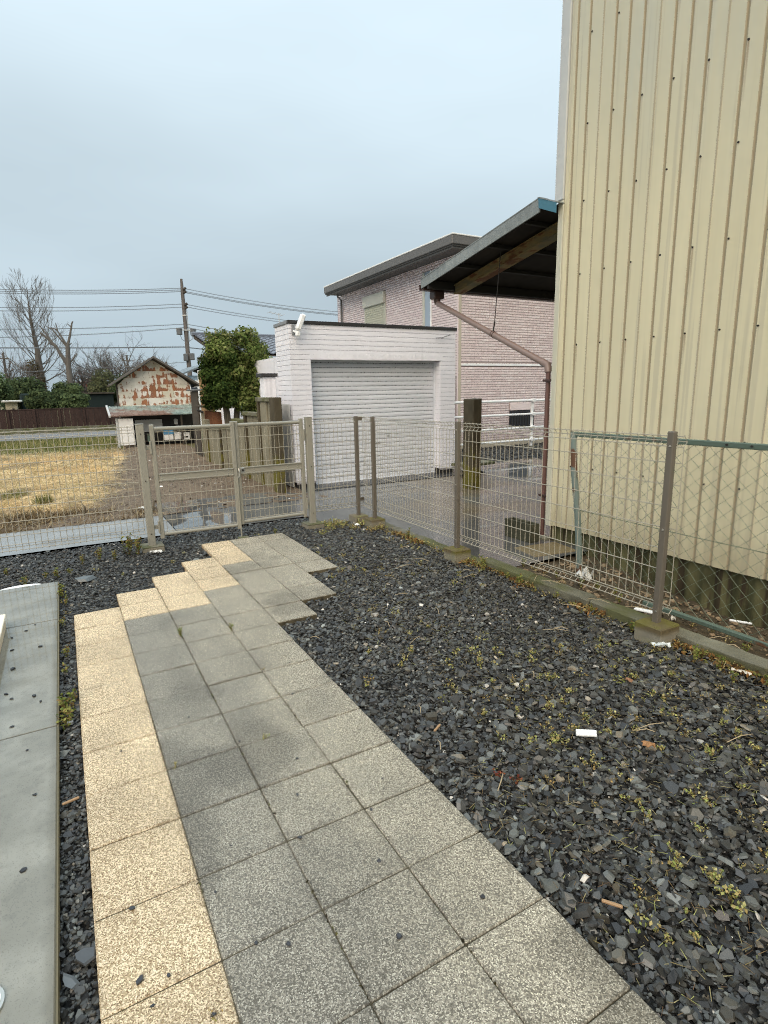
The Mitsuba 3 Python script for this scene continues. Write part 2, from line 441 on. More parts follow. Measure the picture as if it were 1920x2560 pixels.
pri('m_greenrail', proc(lambda p, n, uv: mix((0.085, 0.12, 0.095), (0.11, 0.055, 0.03), smoothstep(0.60, 0.68, fbm(p.x * 20, p.y * 5, p.z * 9)))), 0.5, 0.4)
pri('m_greenwire', (0.13, 0.155, 0.105), 0.45, 0.4)
pri('m_chainwire', (0.17, 0.17, 0.13), 0.45, 0.4)
pri('m_blue', (0.10, 0.28, 0.48), 0.5)
pri('m_navyhouse', (0.22, 0.31, 0.38), 0.6)
pri('m_navyroof', (0.13, 0.16, 0.18), 0.7)
pri('m_redwall', (0.20, 0.03, 0.032), 0.8)
pri('m_hedge', (0.020, 0.030, 0.030), 0.9, 0.1)
pri('m_hut', (0.52, 0.45, 0.32), 0.8)
# ------------------------------------------------------------------ the setting: ground sheets
def struct(key, label=None): return lab(key, label, kind='structure')


one('ground', grid(-420, 420, -60, 780, 3, 3, lambda X, Y: X * 0 - 0.40), 'm_earth'); struct('ground', 'wide flat earth running out to the horizon')
GB = MB()
GB.add(grid(-4.5, 3.16, -0.6, 6.63, 90, 90, lambda X, Y: -0.050 + 0.010 * (meshkit.noise(np.stack([X * 4, Y * 4, X * 0], -1)) - .5)))
GB.put('gravel_bed', 'm_bed'); struct('gravel_bed', 'dark bed under the slate gravel inside the mesh fence')


def lotz(X, Y):
    p = np.stack([X * 3.1, Y * 3.1, X * 0], -1)
    q = np.stack([X * 11, Y * 11, X * 0], -1)
    return -0.02 + 0.05 * (meshkit.fbm(p, 3, 5) - .5) + 0.035 * (meshkit.noise(q, 3) - .5) * (Y < 14)


one('vacant_lot', grid(-9, 3.4, 7.79, 24.4, 200, 300, lotz), 'm_lot', smooth=True); struct('vacant_lot', 'vacant lot of brown earth and straw beyond the back fence')
one('road', grid(-40, 2.2, 24.6, 30.6, 4, 4, lambda X, Y: X * 0 - 0.02), 'm_road'); struct('road', 'grey wet road in front of the brown board fence')
for i, (a, b) in enumerate([(24.4, 24.6), (30.6, 30.85), (31.9, 32.1)]):
    one(num('road_kerb'), cbox(-40, 2.3, a, b, -0.1, 0.07 + 0.05 * i), 'm_kerb')
    struct('road_kerb' if i == 0 else f'road_kerb_{i:03d}', 'pale concrete kerb running along the far road')
one('roadside_verge', grid(-40, 3, 30.85, 36, 4, 4, lambda X, Y: X * 0 - 0.03), 'm_earth'); struct('roadside_verge')
one('terrain', grid(-60, 60, 36, 120, 4, 4, lambda X, Y: X * 0 - 0.05), 'm_earth'); struct('terrain')
one('terrain_001', grid(3.0, 60, 8.9, 120, 4, 4, lambda X, Y: X * 0 - 0.06), 'm_earth'); struct('terrain_001')
one('terrain_002', grid(-60, -9, -10, 36, 4, 4, lambda X, Y: X * 0 - 0.08), 'm_earth'); struct('terrain_002')

# concrete pavement strip behind the back fence, driveway slabs beside it
for i, (a, b) in enumerate([(-9, -5.4), (-5.39, -2.1), (-2.09, 1.0), (1.01, 2.6)]):
    p_ = part('pavement', 'slab', grid(a, b, 6.64, 7.80 if i < 3 else 8.75, 30, 14, lambda X, Y: -0.012 + 0.008 * (meshkit.fbm(np.stack([X * 2, Y * 2, X * 0], -1), 2, 8) - .5)), 'm_strip' if i < 3 else 'm_wetconc', True)
struct('pavement', 'wet concrete pavement strip outside the back fence')
for i, (a, b, c, d) in enumerate([(2.61, 3.14, 6.12, 8.75), (3.15, 9.4, 7.05, 8.75), (3.24, 9.4, 3.62, 7.035), (6.52, 9.4, 8.76, 9.6), (3.1405, 3.2385, 5.905, 7.035)]):
    part('driveway', 'slab', grid(a, b, c, d, 8, 8, lambda X, Y: -0.022 + 0 * X - 0.002 * (i % 2)), 'm_wetconc')
struct('driveway', 'wet brown-grey concrete driveway in front of the white garage')
one('dirt_verge', grid(3.2, 4.4, -1, 3.66, 30, 90, lambda X, Y: -0.03 - 0.16 * np.clip((X - 3.4) / .9, 0, 1) * np.clip((4.1 - Y) / 1.4, 0, 1.3) + 0.04 * (meshkit.fbm(np.stack([X * 9, Y * 9, X * 0], -1), 3, 2) - .5)), 'm_verge', True)
struct('dirt_verge', 'strip of bare dark soil and litter between the concrete kerb and the warehouse')
kz = []
y = -1.0
while y < 5.9:
    y2 = y + 0.6
    kb = cbox(3.130, 3.245, y + .004, min(y2, 5.9), -0.2, 0.045 if y < 3.5 else 0.0, 0.014)
    kb = trimesh.Trimesh(*kb, process=True)
    kv, kf = trimesh.remesh.subdivide_to_size(kb.vertices, kb.faces, .045)
    nz_ = np.stack([meshkit.fbm(kv * 13 + q_ * 31, 3, 5 + q_) - .5 for q_ in range(3)], 1)
    kv = kv + nz_ * np.array([.022, .004, .020])
    part('kerb', 'block', (kv, kf), 'm_kerb', True)
    y = y2
struct('kerb', 'mossy concrete kerb under the right-hand mesh fence')

# ------------------------------------------------------------------ the path
ROWS = [1.335 + .31 * k for k in range(-6, 16)]
ROWS[-1] = 5.935
CX = [-.1, .205, .5075, .8125, 1.115, 1.41, 1.705, 2.005]
pri('m_sand', proc(lambda p, n, uv: mix((0.028, 0.023, 0.014), (0.13, 0.11, 0.07), fbm(p.x * 30, p.y * 30, 0.0))), 0.8, 0.2)
struct('path', 'path of beige and grey washed-pebble pavers stepping to the gate')


def paver(c, r):
    y0 = ROWS[r] ; ym = ROWS[r] + .15
    if r + 1 >= len(ROWS): return None
    lo = 0
    for k, yy in enumerate([4.435, 4.745, 5.055, 5.365]):
        if ym > yy: lo = k + 1
    hi = 4
    if ym > 3.505: hi = 5
    if ym > 3.815: hi = 6
    if ym > 4.435: hi = 7
    if not lo <= c < hi: return None
    beige = (c == 0) or (c == 1 and 4.125 < ym) or (c == 2 and 4.125 < ym) or (c == 3 and 4.435 < ym) or (c == 4 and 5.055 < ym)
    return 'beige_paver' if beige else 'grey_paver'


PB = MB()
for r in range(len(ROWS) - 1):
    cs = [c for c in range(7) if paver(c, r)]
    PB.add(box(CX[cs[0]] + .006, CX[cs[-1] + 1] - .006, ROWS[r] + .0005, ROWS[r + 1] - .0005, -.08, -.0055))
PB.put('path', 'm_sand')


for r in range(len(ROWS) - 1):
    for c in range(7):
        n_ = paver(c, r)
        if not n_: continue
        g = .0014 + rnd.random() * .0012
        z = rnd.uniform(-.0025, .0025)
        b = cbox(CX[c] + g, CX[c + 1] - g * .5, ROWS[r] + g, ROWS[r + 1] - g, -0.06, z, 0.004)
        cc = np.array([(CX[c] + CX[c + 1]) / 2, ROWS[r] + .15, 0])
        b = rot(b, Rx(rnd.gauss(0, .003)) @ Ry(rnd.gauss(0, .003)) @ Rz(rnd.gauss(0, .0035)), about=cc)
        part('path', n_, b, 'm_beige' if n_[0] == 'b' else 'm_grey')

# porch slab at the left edge, with its raised step
for i, (a, b) in enumerate([(-.6, 1.0), (1.003, 2.853), (2.857, 4.357), (4.361, 5.31)]):
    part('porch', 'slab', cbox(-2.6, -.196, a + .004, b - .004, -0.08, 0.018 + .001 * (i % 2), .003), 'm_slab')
part('porch', 'edge', box(-.198, -.190, -.6, 5.312, -0.09, 0.012), 'm_slabside')
struct('porch', 'wet grey-green stone porch slab beside the beige pavers')
part('porch_step', 'riser', cbox(-2.5, -.50, 1.2, 4.375, 0.02, 0.098, .003), 'm_stepside')
for i, (a, b) in enumerate([(1.19, 3.0), (3.003, 3.85), (3.853, 4.385)]):
    part('porch_step', 'tread', cbox(-2.5, -.492, a, b, 0.098, 0.112, .004), 'm_step')
struct('porch_step', 'cream tiled step standing on the porch slab at the left edge')
part('drain_cover', 'rim', tube([[-.37, 1.50, .02], [-.37, 1.50, .026]], .062, 40), 'm_steel')
part('drain_cover', 'lid', tube([[-.37, 1.50, .02], [-.37, 1.50, .0285]], .054, 40), 'm_white')
lab('drain_cover', 'round pale grey drain cover in the porch slab at the bottom left corner', 'drain cover')

# ------------------------------------------------------------------ gravel
def in_pave(x, y, m=0.0):
    """True where a paver lies"""
    out = np.zeros(len(x), bool)
    for r in range(len(ROWS) - 1):
        cs = [c for c in range(7) if paver(c, r)]
        if cs: out |= (y > ROWS[r] - m) & (y < ROWS[r + 1] + m) & (x > CX[cs[0]] - m) & (x < CX[cs[-1] + 1] + m)
    return out


SLATE = .85 * np.array([(0.043, 0.045, 0.046), (0.026, 0.027, 0.029), (0.060, 0.064, 0.063), (0.085, 0.093, 0.092), (0.042, 0.042, 0.040), (0.065, 0.062, 0.052), (0.105, 0.115, 0.115), (0.14, 0.125, 0.10), (0.45, 0.44, 0.42)])
SP = np.array([.24, .22, .19, .13, .10, .05, .045, .018, .007])


def chips(x, y, z, r, cols, tilt=.33):
    """n irregular slate flakes as one mesh: a bottom ring, a top ring and a top cap"""
    n = len(x); k = 6
    th = (np.arange(k) / k * 2 * math.pi)[None] + rng.uniform(-.38, .38, (n, k)) + rng.uniform(0, 6.28, (n, 1))
    th.sort(axis=1)
    rad = r[:, None] * rng.uniform(.62, 1.2, (n, k))
    asp = rng.uniform(.55, 1.0, (n, 1))
    lx, ly = rad * np.cos(th), rad * np.sin(th) * asp
    h = r * rng.uniform(.16, .55, n)
    ins = rng.uniform(.70, .97, (n, 1))
    off = rng.normal(0, .10, (n, 2)) * r[:, None]
    bot = np.stack([lx, ly, np.broadcast_to(-h[:, None] * .5, lx.shape)], -1)
    top = np.stack([lx * ins + off[:, :1], ly * ins + off[:, 1:], h[:, None] * (.5 + rng.uniform(-.16, .16, lx.shape))], -1)
    P = np.concatenate([bot, top], 1)
    yaw = rng.uniform(0, 6.28, n); c, s = np.cos(yaw), np.sin(yaw)
    a, b = rng.normal(0, tilt, n), rng.normal(0, tilt, n)
    X, Y_, Z = P[..., 0], P[..., 1], P[..., 2]
    X, Y_ = X * c[:, None] - Y_ * s[:, None], X * s[:, None] + Y_ * c[:, None]
    Y_, Z = Y_ * np.cos(a)[:, None] - Z * np.sin(a)[:, None], Y_ * np.sin(a)[:, None] + Z * np.cos(a)[:, None]
    X, Z = X * np.cos(b)[:, None] + Z * np.sin(b)[:, None], -X * np.sin(b)[:, None] + Z * np.cos(b)[:, None]
    v = np.stack([X + x[:, None], Y_ + y[:, None], Z + z[:, None]], -1).reshape(-1, 3)
    i = np.arange(k); j = (i + 1) % k
    f = np.vstack([np.stack([i, j, j + k], 1), np.stack([i, j + k, i + k], 1), [[k, k + q, k + q + 1] for q in range(1, k - 1)]])
    f = (f[None] + (np.arange(n) * 2 * k)[:, None, None]).reshape(-1, 3)
    return (v, f), np.repeat(cols, 2 * k, axis=0)


def slate_cols(n, bright=1.0):
    c = SLATE[rng.choice(len(SLATE), n, p=SP / SP.sum())] * np.array([1.06, 1.0, .91])
    return c * np.exp(rng.normal(0, .42, (n, 1))) * bright


def pebble_bed(key, x0, x1, y0, y1, dens, rmin, rmean, rsig, zlo, zhi, keep, bright=1.0):
    n = int((x1 - x0) * (y1 - y0) * dens)
    x, y = rng.uniform(x0, x1, n), rng.uniform(y0, y1, n)
    m = keep(x, y)
    x, y = x[m], y[m]; n = len(x)
    r = np.clip(np.exp(rng.normal(math.log(rmean), rsig, n)), rmin, .036)
    z = zlo + (zhi - zlo) * rng.random(n) ** 1.0 + r * .15
    return chips(x, y, z, r, slate_cols(n, bright)) 


G = MB()
def keepR(x, y): return ~in_pave(x, y, .004) & (x < 3.13) & ((x > 0.9) | (y > 4.4)) & ~((y > 6.1) & (x > 2.55))
def keepL(x, y): return ~in_pave(x, y, .004) & ~((x < -.19) & (y < 5.32)) & (x < 0.9) & (y > 1.0) & ((y > 4.4) | (x < -.095))
for dens, rm, sg, z0_, z1_ in [(4700, .0105, .36, -.045, -.022), (520, .0175, .26, -.036, -.015), (3400, .0062, .25, -.042, -.022)]:
    G.add(*pebble_bed('', .9, 3.13, .45, 6.62, dens, .004, rm, sg, z0_, z1_, keepR))
for dens, rm, sg, z0_, z1_ in [(4800, .0092, .34, -.045, -.020), (420, .016, .24, -.036, -.015)]:
    G.add(*pebble_bed('', -2.2, .9, 1.0, 6.62, dens, .004, rm, sg, z0_, z1_, keepL, .95))
G.add(*pebble_bed('', 1.0, 3.1, .45, 2.5, 420, .012, .0215, .22, -.032, -.012, lambda x, y: keepR(x, y) & (rng.random(len(x)) < np.clip(2.6 - y, 0, 1))))
G.add(*pebble_bed('', -.19, -.10, .9, 4.5, 9000, .003, .0075, .3, -.042, -.020, lambda x, y: x > -5))
G.add(*chips(np.array([-.165, -.125, -.15]), np.array([1.49, 1.55, 2.9]), np.array([-.008, -.01, -.012]), np.array([.034, .03, .022]), np.array([(.10, .11, .115), (.07, .075, .08), (.3, .3, .29)]), .12))
G.put('gravel', 'm_vcwet', color=True)
lab('gravel', 'wet dark slate chippings spread around the stepped path', 'gravel', kind='stuff')
G2 = MB()
G2.add(*pebble_bed('', 6.6, 13.5, 9.3, 12.05, 420, .012, .026, .25, -.05, .015, lambda x, y: ~((x < 9.4) & (y < 9.6)), 1.15))
G2.put('gravel_001', 'm_vcwet', color=True)
lab('gravel_001', 'dark coarse gravel at the foot of the pink brick house', 'gravel', kind='stuff')
one('gravel_base', grid(6.5, 14, 8.8, 12.2, 3, 3, lambda X, Y: X * 0 - 0.035), 'm_bed'); struct('gravel_base')

# loose slate chips on the slab and the path
CH = [(-.33, 4.32, .009), (-.38, 4.23, .012), (-.455, 4.15, .014), (-.44, 3.93, .014), (-.29, 3.9, .014), (-.42, 3.63, .016), (-.3, 3.22, .013), (-.27, 3.14, .013), (-.4, 3.25, .012), (-.43, 3.32, .012), (-.38, 2.95, .012), (-.31, 2.7, .010), (-.27, 2.35, .009), (-.29, 1.95, .010)]
for (x, y, r) in CH:
    k_ = num('stone_chip')
    m, c = chips(np.array([x]), np.array([y]), np.array([.019 + r * .25]), np.array([r]), np.array([(.02, .02, .022)]), .05)
    MB().add(m, c).put(k_, 'm_vcwet', color=True)
    lab(k_, 'small black stone chip lying on the wet porch slab', 'stone chip', 'stone chips on the porch slab')
CH2 = [(0.005, 1.64 - .01, .010), (0.0, 1.385, .012), (.07, 1.36, .007), (.02, 1.30, .008), (.15, 1.2, .008), (.24, 1.56, .008), (.33, 1.72, .007), (.30, 1.33, .008), (.38, 1.28, .008), (.55, 1.63, .010), (.62, 1.84, .008), (.74, 1.40, .009), (.83, 1.62, .008),
       (.52, 2.30, .007), (.95, 1.75, .008), (.70, 2.05, .007), (.36, 2.62, .007), (.87, 2.56, .008), (.62, 2.95, .007), (.44, 3.3, .007), (.98, 2.9, .007), (1.04, 3.4, .006), (.75, 3.6, .007), (.1, 3.7, .006), (.05, 2.5, .006), (.3, 3.95, .007), (1.2, 3.95, .007), (1.5, 4.2, .007), (.95, 1.12, .010), (.66, 1.14, .012)]
for (x, y, r) in CH2:
    k_ = num('stone_chip')
    m, c = chips(np.array([x]), np.array([y]), np.array([.003 + r * .3]), np.array([r]), np.array([(.03, .031, .034)]), .1)
    MB().add(m, c).put(k_, 'm_vcwet', color=True)
    lab(k_, 'small dark stone chip lying on the washed-pebble pavers', 'stone chip', 'stone chips on the path')
# ------------------------------------------------------------------ mesh fences and gate
HZ = [1.243, 1.212, 1.182, 1.086, .955, .821, .688, .555, .421, .287, .205, .176, .150]


def fold(z):
    """outward bulge of the two V folds of the mesh"""
    for a, m, b in ((1.182, 1.212, 1.243), (.150, .176, .205)):
        if a < z < b: return .028 * (1 - abs(z - m) / (b - a) * 2)
    return 0.0


def mesh_panel(key, p0, p1, out, rv=.0027, rh=.0033):
    """wires of one panel from p0 to p1 (plan points), folds bulging along out"""
    p0, p1, out = np.array(p0, float), np.array(p1, float), np.array(out, float)
    L = np.linalg.norm(p1 - p0); d = (p1 - p0) / L
    k = max(1, int(round(L / .0533)))
    for i in range(k + 1):
        q = p0 + d * (L * i / k)
        pts = [[*(q + out * fold(z)), z] for z in (1.252, 1.243, 1.212, 1.182, .205, .176, .150, .138)]
        part(key, 'vertical_wire', tube(pts, rv, 4, False), 'm_wire')
    for z in HZ:
        o = out * (fold(z) - .005)
        part(key, 'horizontal_wire', tube([[*(p0 + o), z], [*(p1 + o), z]], rh, 5), 'm_wire')


def fpost(key, x, y, z1, w=.045, mat='m_post', z0=0.0):
    part(key, 'post', cbox(x - w / 2, x + w / 2, y - w / 2, y + w / 2, z0, z1, .005), mat)


def fblock(key, x, y, z1, w=.19, label=None):
    # block with a chamfered pyramidal top edge
    v, f = cbox(x - w / 2, x + w / 2, y - w / 2, y + w / 2, -.10, z1, .006)
    part(key, 'base_block', (v, f), 'm_moss')


K = 'mesh_fence'
lab(K, 'taupe wire mesh fence in front of the straw-covered lot, left of the gate', 'fence')
mesh_panel(K, (-1.38, 6.12), (.60, 6.12), (0, 1))
mesh_panel(K, (-3.4, 6.12), (-1.42, 6.12), (0, 1))
fpost(K, -1.40, 6.09, 1.262, mat='m_post'); fblock(K, -1.40, 6.09, .05)

K = 'mesh_fence_001'
lab(K, 'taupe wire mesh fence turning the corner beside the garage and running along the kerb', 'fence')
mesh_panel(K, (2.50, 6.125), (3.16, 6.125), (0, 1))
mesh_panel(K, (3.16, 6.125), (3.125, 5.95), (1, 0))
mesh_panel(K, (3.125, 5.95), (3.125, 4.12), (1, 0))
mesh_panel(K, (3.125, 4.10), (3.125, 1.985), (1, 0))
for (x, y, z1, zb) in [(3.043, 6.06, 1.258, .055), (3.075, 5.70, 1.262, .075), (3.075, 4.09, 1.262, .09), (3.075, 2.03, 1.275, .095)]:
    fpost(K, x, y, z1, .042, 'm_postdark')
    fblock(K, x - .005, y - .01, zb, .185)
    for z in (.17, .69, 1.19):
        part(K, 'bolt', tube([[x - .026, y - .006, z], [x - .018, y - .006, z]], .006, 8), 'm_steel')
for z in (1.222, .235):
    part(K, 'corner_bracket', cbox(3.10, 3.16, 6.118, 6.132, z - .022, z + .022, .003), 'm_postdark')



G_ = 'gate'
lab(G_, 'taupe metal double gate of wire mesh leaves at the end of the path', 'gate')
for x, zb in ((.655, .03), (2.445, .03)):
    part(G_, 'post', cbox(x - .036, x + .036, 6.055, 6.125, 0, 1.262, .006), 'm_post')
    part(G_, 'post_cap', cbox(x - .039, x + .039, 6.052, 6.128, 1.262, 1.270, .003), 'm_post')
    part(G_, 'base_block', cbox(x - .105, x + .105, 5.985, 6.195, -.10, zb - .012, .004), 'm_moss')
    part(G_, 'base_plate', cbox(x - .105, x + .105, 5.985, 6.195, zb - .010, zb, .002), 'm_kerb')
    for z in (.15, .70, 1.17):
        part(G_, 'bolt', tube([[x, 6.056, z], [x, 6.048, z]], .006, 8), 'm_dark')


def leaf_gate(x0, x1, zb, swing, hinge):
    """one gate leaf between x0 and x1, turned by swing about its hinge side"""
    hx = x0 if hinge == 'l' else x1
    R = Rz(swing); ab = np.array([hx, 6.09, 0])
    def P(name, vf, mat, up='gate'): return part(G_, name, rot(vf, R, about=ab), mat)
    w = .042
    for x in (x0, x1):
        P('leaf_stile', cbox(x - w / 2, x + w / 2, 6.07, 6.112, zb - .045 if x == x1 or hinge == 'l' else zb - .03, 1.258, .006), 'm_post')
    P('top_rail', tube([[x0 + w / 2, 6.09, 1.215], [x1 - w / 2, 6.09, 1.215]], .0195, 14), 'm_post')
    P('bottom_rail', tube([[x0 + w / 2, 6.09, zb], [x1 - w / 2, 6.09, zb]], .0185, 14), 'm_post')
    P('lock_rail', cbox(x0 + w / 2 + .002, x1 - w / 2 - .002, 6.074, 6.104, .688, .758, .004), 'm_post')
    for z in (.688, .752):
        P('lock_rail_lip', cbox(x0 + w / 2, x1 - w / 2, 6.062, 6.076, z - .004, z + .008, .002), 'm_post')
    for fx in (.06, .22, .74, .90):
        for z in (.709, .737):
            P('rivet', tube([[x0 + (x1 - x0) * fx, 6.075, z], [x0 + (x1 - x0) * fx, 6.068, z]], .0055, 8), 'm_steel')
    k = int(round((x1 - x0) / .0535))
    for i in range(1, k):
        x = x0 + (x1 - x0) * i / k
        P('vertical_wire', tube([[x, 6.098, zb], [x, 6.098, .69]], .0025, 4, False), 'm_wire')
        P('vertical_wire', tube([[x, 6.098, .755], [x, 6.098, 1.20]], .0025, 4, False), 'm_wire')
    for z in (1.182, 1.086, .948, .808, .67, .535, .393, .268, zb + .028):
        P('horizontal_wire', tube([[x0 + .02, 6.093, z], [x1 - .02, 6.093, z]], .0034, 5), 'm_wire')


leaf_gate(.765, 1.565, .125, -.035, 'l')
leaf_gate(1.607, 2.355, .150, .006, 'r')
for (x, z) in ((.715, 1.03), (.715, .21), (2.40, 1.07), (2.40, .27)):
    s = 1 if x < 1 else -1
    part(G_, 'hinge', cbox(x - .028, x + .028, 6.082, 6.098, z - .022, z + .022, .003), 'm_post')
    part(G_, 'hinge_plate', cbox(x + s * .022 - .008, x + s * .022 + .008, 6.058, 6.088, z - .065, z + .065, .003), 'm_post')
part(G_, 'drop_bolt', tube([[1.578, 6.045, .66], [1.578, 6.045, -.015]], .0085, 8), 'm_post')
part(G_, 'bolt_keeper', cbox(1.535, 1.645, 5.99, 6.06, -.03, -.008, .004), 'm_kerb')
part(G_, 'latch', cbox(1.62, 1.665, 6.055, 6.072, .69, .755, .004), 'm_steel')
part(G_, 'keyhole', cbox(1.632, 1.656, 6.049, 6.056, .715, .738, .003), 'm_dark')
part(G_, 'latch_handle', tube([[1.600, 6.045, .75], [1.600, 6.03, .72], [1.590, 6.03, .655]], .007, 8), 'm_steel')

# ------------------------------------------------------------------ chain-link fence along the warehouse
K = 'chain_link_fence'
lab(K, 'old green chain-link fence with rusty rails beside the cream warehouse', 'fence')
part(K, 'post', tube([[3.615, 3.10, -.08], [3.600, 3.15, .5], [3.59, 3.20, .85], [3.60, 3.235, 1.185]], .026, 14), 'm_greenpost')
part(K, 'top_rail', cbox(3.588, 3.628, -.4, 3.23, 1.147, 1.183, .004), 'm_greenrail')
part(K, 'bottom_rail', cbox(3.452, 3.488, -.4, 2.40, .005, .035, .004), 'm_greenrail')
part(K, 'tension_wire', tube([[3.6, 3.14, .55], [3.6, 2.2, .535], [3.6, .4, .53]], .003, 5), 'm_greenwire')
sp = .052
y = 3.16
i_ = 0
zt, zb_ = 1.15, .02
nz = int(round((zt - zb_) / .048))
while y > .35:
    # one zig-zag wire: weaves between y and y - sp as it climbs
    pts = []
    for k in range(nz + 1):
        z = zb_ + (zt - zb_) * k / nz
        dx = .10 * (1 - k / nz) if y < 2.6 else .0
        s = (k + i_) % 2
        pts.append([3.603 - dx + (.0022 if (k % 2 == 0) else -.0022), y - (sp * 1.03 * s) + .004 * math.sin(k * 1.7 + y * 9), z])
    part(K, 'mesh_wire', tube(pts, .0021, 4, False), 'm_greenwire')
    y -= sp; i_ += 1
for y in (2.9, 2.45, 2.0, 1.85, 1.4, 1.0):
    part(K, 'rail_bolt', tube([[3.588, y, 1.167], [3.578, y, 1.167]], .007, 8), 'm_dark')

# ------------------------------------------------------------------ cream warehouse at the right
W = 'warehouse'
lab(W, 'tall cream warehouse clad in vertical ribbed metal with a rusty side awning', 'warehouse')
X0 = 4.28
GY = [4.020 - .1336 * k for k in range(0, 35)]


def clad_sheet(ya, yb, grooves, z0, z1, name):
    """cladding sheet seen from -x between ya > yb with trapezoid grooves at given y"""
    prof = [(ya, 0)]
    for g in grooves:
        prof += [(g + .0125, 0), (g + .006, .016), (g - .006, .016), (g - .0125, 0)]
    prof += [(yb, 0)]
    prof = np.array(prof)
    m = len(prof); zs = [z0, z1]
    v = np.array([[X0 + d, y, z] for y, d in prof for z in zs])
    fl, gr = [], []
    for i in range(m - 1):
        q = [2 * i, 2 * i + 2, 2 * i + 3, 2 * i + 1]
        (gr if prof[i, 1] + prof[i + 1, 1] > .001 else fl).append(q)
    part(W, name, (v, np.array(fl)), 'm_clad')
    part(W, 'groove', (v, np.array(gr)), 'm_groove')


edges = [4.09] + [GY[k] - .002 for k in range(2, 35, 4)]
for i in range(len(edges) - 1):
    gs = [g for g in GY if edges[i + 1] - .001 < g - .0125 and g + .0125 < edges[i] - .001]
    clad_sheet(edges[i] - .0005, edges[i + 1] + .0005, gs, .147 - .002 * (i % 2), 5.95, 'cladding_sheet')
    part(W, 'sheet_seam', box(X0 - .0035, X0 + .002, edges[i + 1] - .009, edges[i + 1] + .003, .147, 5.95), 'm_groove')
scr = MB()
for k, g in enumerate(GY):
    for z in ([3.78, 3.165, 4.47, 2.55, 1.93, 1.12, .78] if k % 2 == 1 else []):
        scr.add(tube([[X0 - .006, g - .022, z], [X0 + .004, g - .022, z]], .0075, 7))
scr.put(W + '__screw', 'm_dark'); lab(W + '__screw', kind='stuff')
# end wall (faces away from the camera), roof edge, corner trims
part(W, 'end_wall', box(X0 + .02, 11.5, 4.06, 4.085, .0, 6.0), 'm_clad')
part(W, 'core', box(X0 + .03, 11.5, -1.2, 4.055, .15, 6.0), 'm_dark')
part(W, 'roof', box(X0 - .05, 11.6, -1.3, 4.24, 5.95, 6.15), 'm_galv')
part(W, 'corner_trim', cbox(X0 - .014, X0 + .05, 4.092, 4.155, .135, 3.235, .004), 'm_trimbeige')
part(W, 'corner_trim', cbox(X0 - .022, X0 + .05, 4.094, 4.197, 3.238, 5.95, .004), 'm_trimgrey')
part(W, 'eave_stain_flashing', cbox(X0 - .004, X0, 4.05, 4.09, .14, 5.9, .001), 'm_clad')
# foundation skirt of old corrugated board
fy = np.arange(4.12, .2, -.016)
fd = .05 + .012 * np.cos((fy - 4.1) / .13 * 2 * math.pi)
v = np.array([[X0 + d, y, z] for y, d in zip(fy, fd) for z in (-.75, .16)])
q = np.array([[2 * i, 2 * i + 2, 2 * i + 3, 2 * i + 1] for i in range(len(fy) - 1)])
part(W, 'foundation_skirt', (v, q), 'm_found', smooth=40)
part(W, 'foundation_corner', cbox(X0 + .02, X0 + .4, 4.05, 4.125, -.2, .15, .006), 'm_found')

# awning on the end wall: slopes away in +y
AW = W + '__awning'
ys, zs_, ye, ze = 4.30, 3.255, 6.38, 2.876
sl = (ze - zs_) / (ye - ys); an = math.atan(sl)


def az(y): return zs_ + (y - ys) * sl


xs = np.arange(4.22, 11.0, .0165)
hz = .011 * np.cos((xs - 4.22) / .066 * 2 * math.pi)
v = np.array([[x, y, az(y) + h] for x, h in zip(xs, hz) for y in (4.29, 6.35)])
q = np.array([[2 * i, 2 * i + 1, 2 * i + 3, 2 * i + 2] for i in range(len(xs) - 1)])
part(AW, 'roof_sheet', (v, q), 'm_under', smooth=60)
v2 = v + np.array([0, 0, .012])
part(AW, 'roof_top', (v2, q), 'm_galv', smooth=60)
vg = extr([(ys + .02, az(ys) + .045), (ye, az(ye) + .045), (ye - .004, az(ye) - .062), (ys + .02, az(ys) - .075)], 4.190, 4.204, 'x')
part(AW, 'verge_flashing', vg, 'm_galv')
part(AW, 'verge_lip', extr([(ys + .02, az(ys) + .046), (ye, az(ye) + .046), (ye, az(ye) + .056), (ys + .02, az(ys) + .056)], 4.186, 4.30, 'x'), 'm_galv')
part(AW, 'ridge_flashing', extr([(4.10, 3.205), (4.335, 3.305), (4.325, 3.215), (4.10, 3.115)], 4.184, 4.189, 'x'), 'm_teal')
part(AW, 'ridge_cap', extr([(4.09, 3.212), (4.34, 3.316), (4.34, 3.307), (4.09, 3.202)], 4.18, 11, 'x'), 'm_galv')
# rafters (rusty C channels) and purlins
for x in (4.60, 6.5, 8.4):
    r_ = extr([(4.10, az(4.10) - .055), (6.20, az(6.20) - .055), (6.20, az(6.20) - .145), (4.10, az(4.10) - .155)], x, x + .09, 'x')
    part(AW, 'rafter', r_, 'm_rustbeam')
    for o in (-.048, -.146):
        part(AW, 'rafter_flange', extr([(4.10, az(4.10) + o), (6.21, az(6.21) + o), (6.21, az(6.21) + o - .010), (4.10, az(4.10) + o - .012)], x - .018, x + .118, 'x'), 'm_rustbeam')
for y in (4.6, 5.15, 5.7, 6.24):
    part(AW, 'purlin', cbox(4.205, 11, y - .02, y + .02, az(y) - .048 - (.06 if y > 6 else 0), az(y) - .012, .002), 'm_dark')
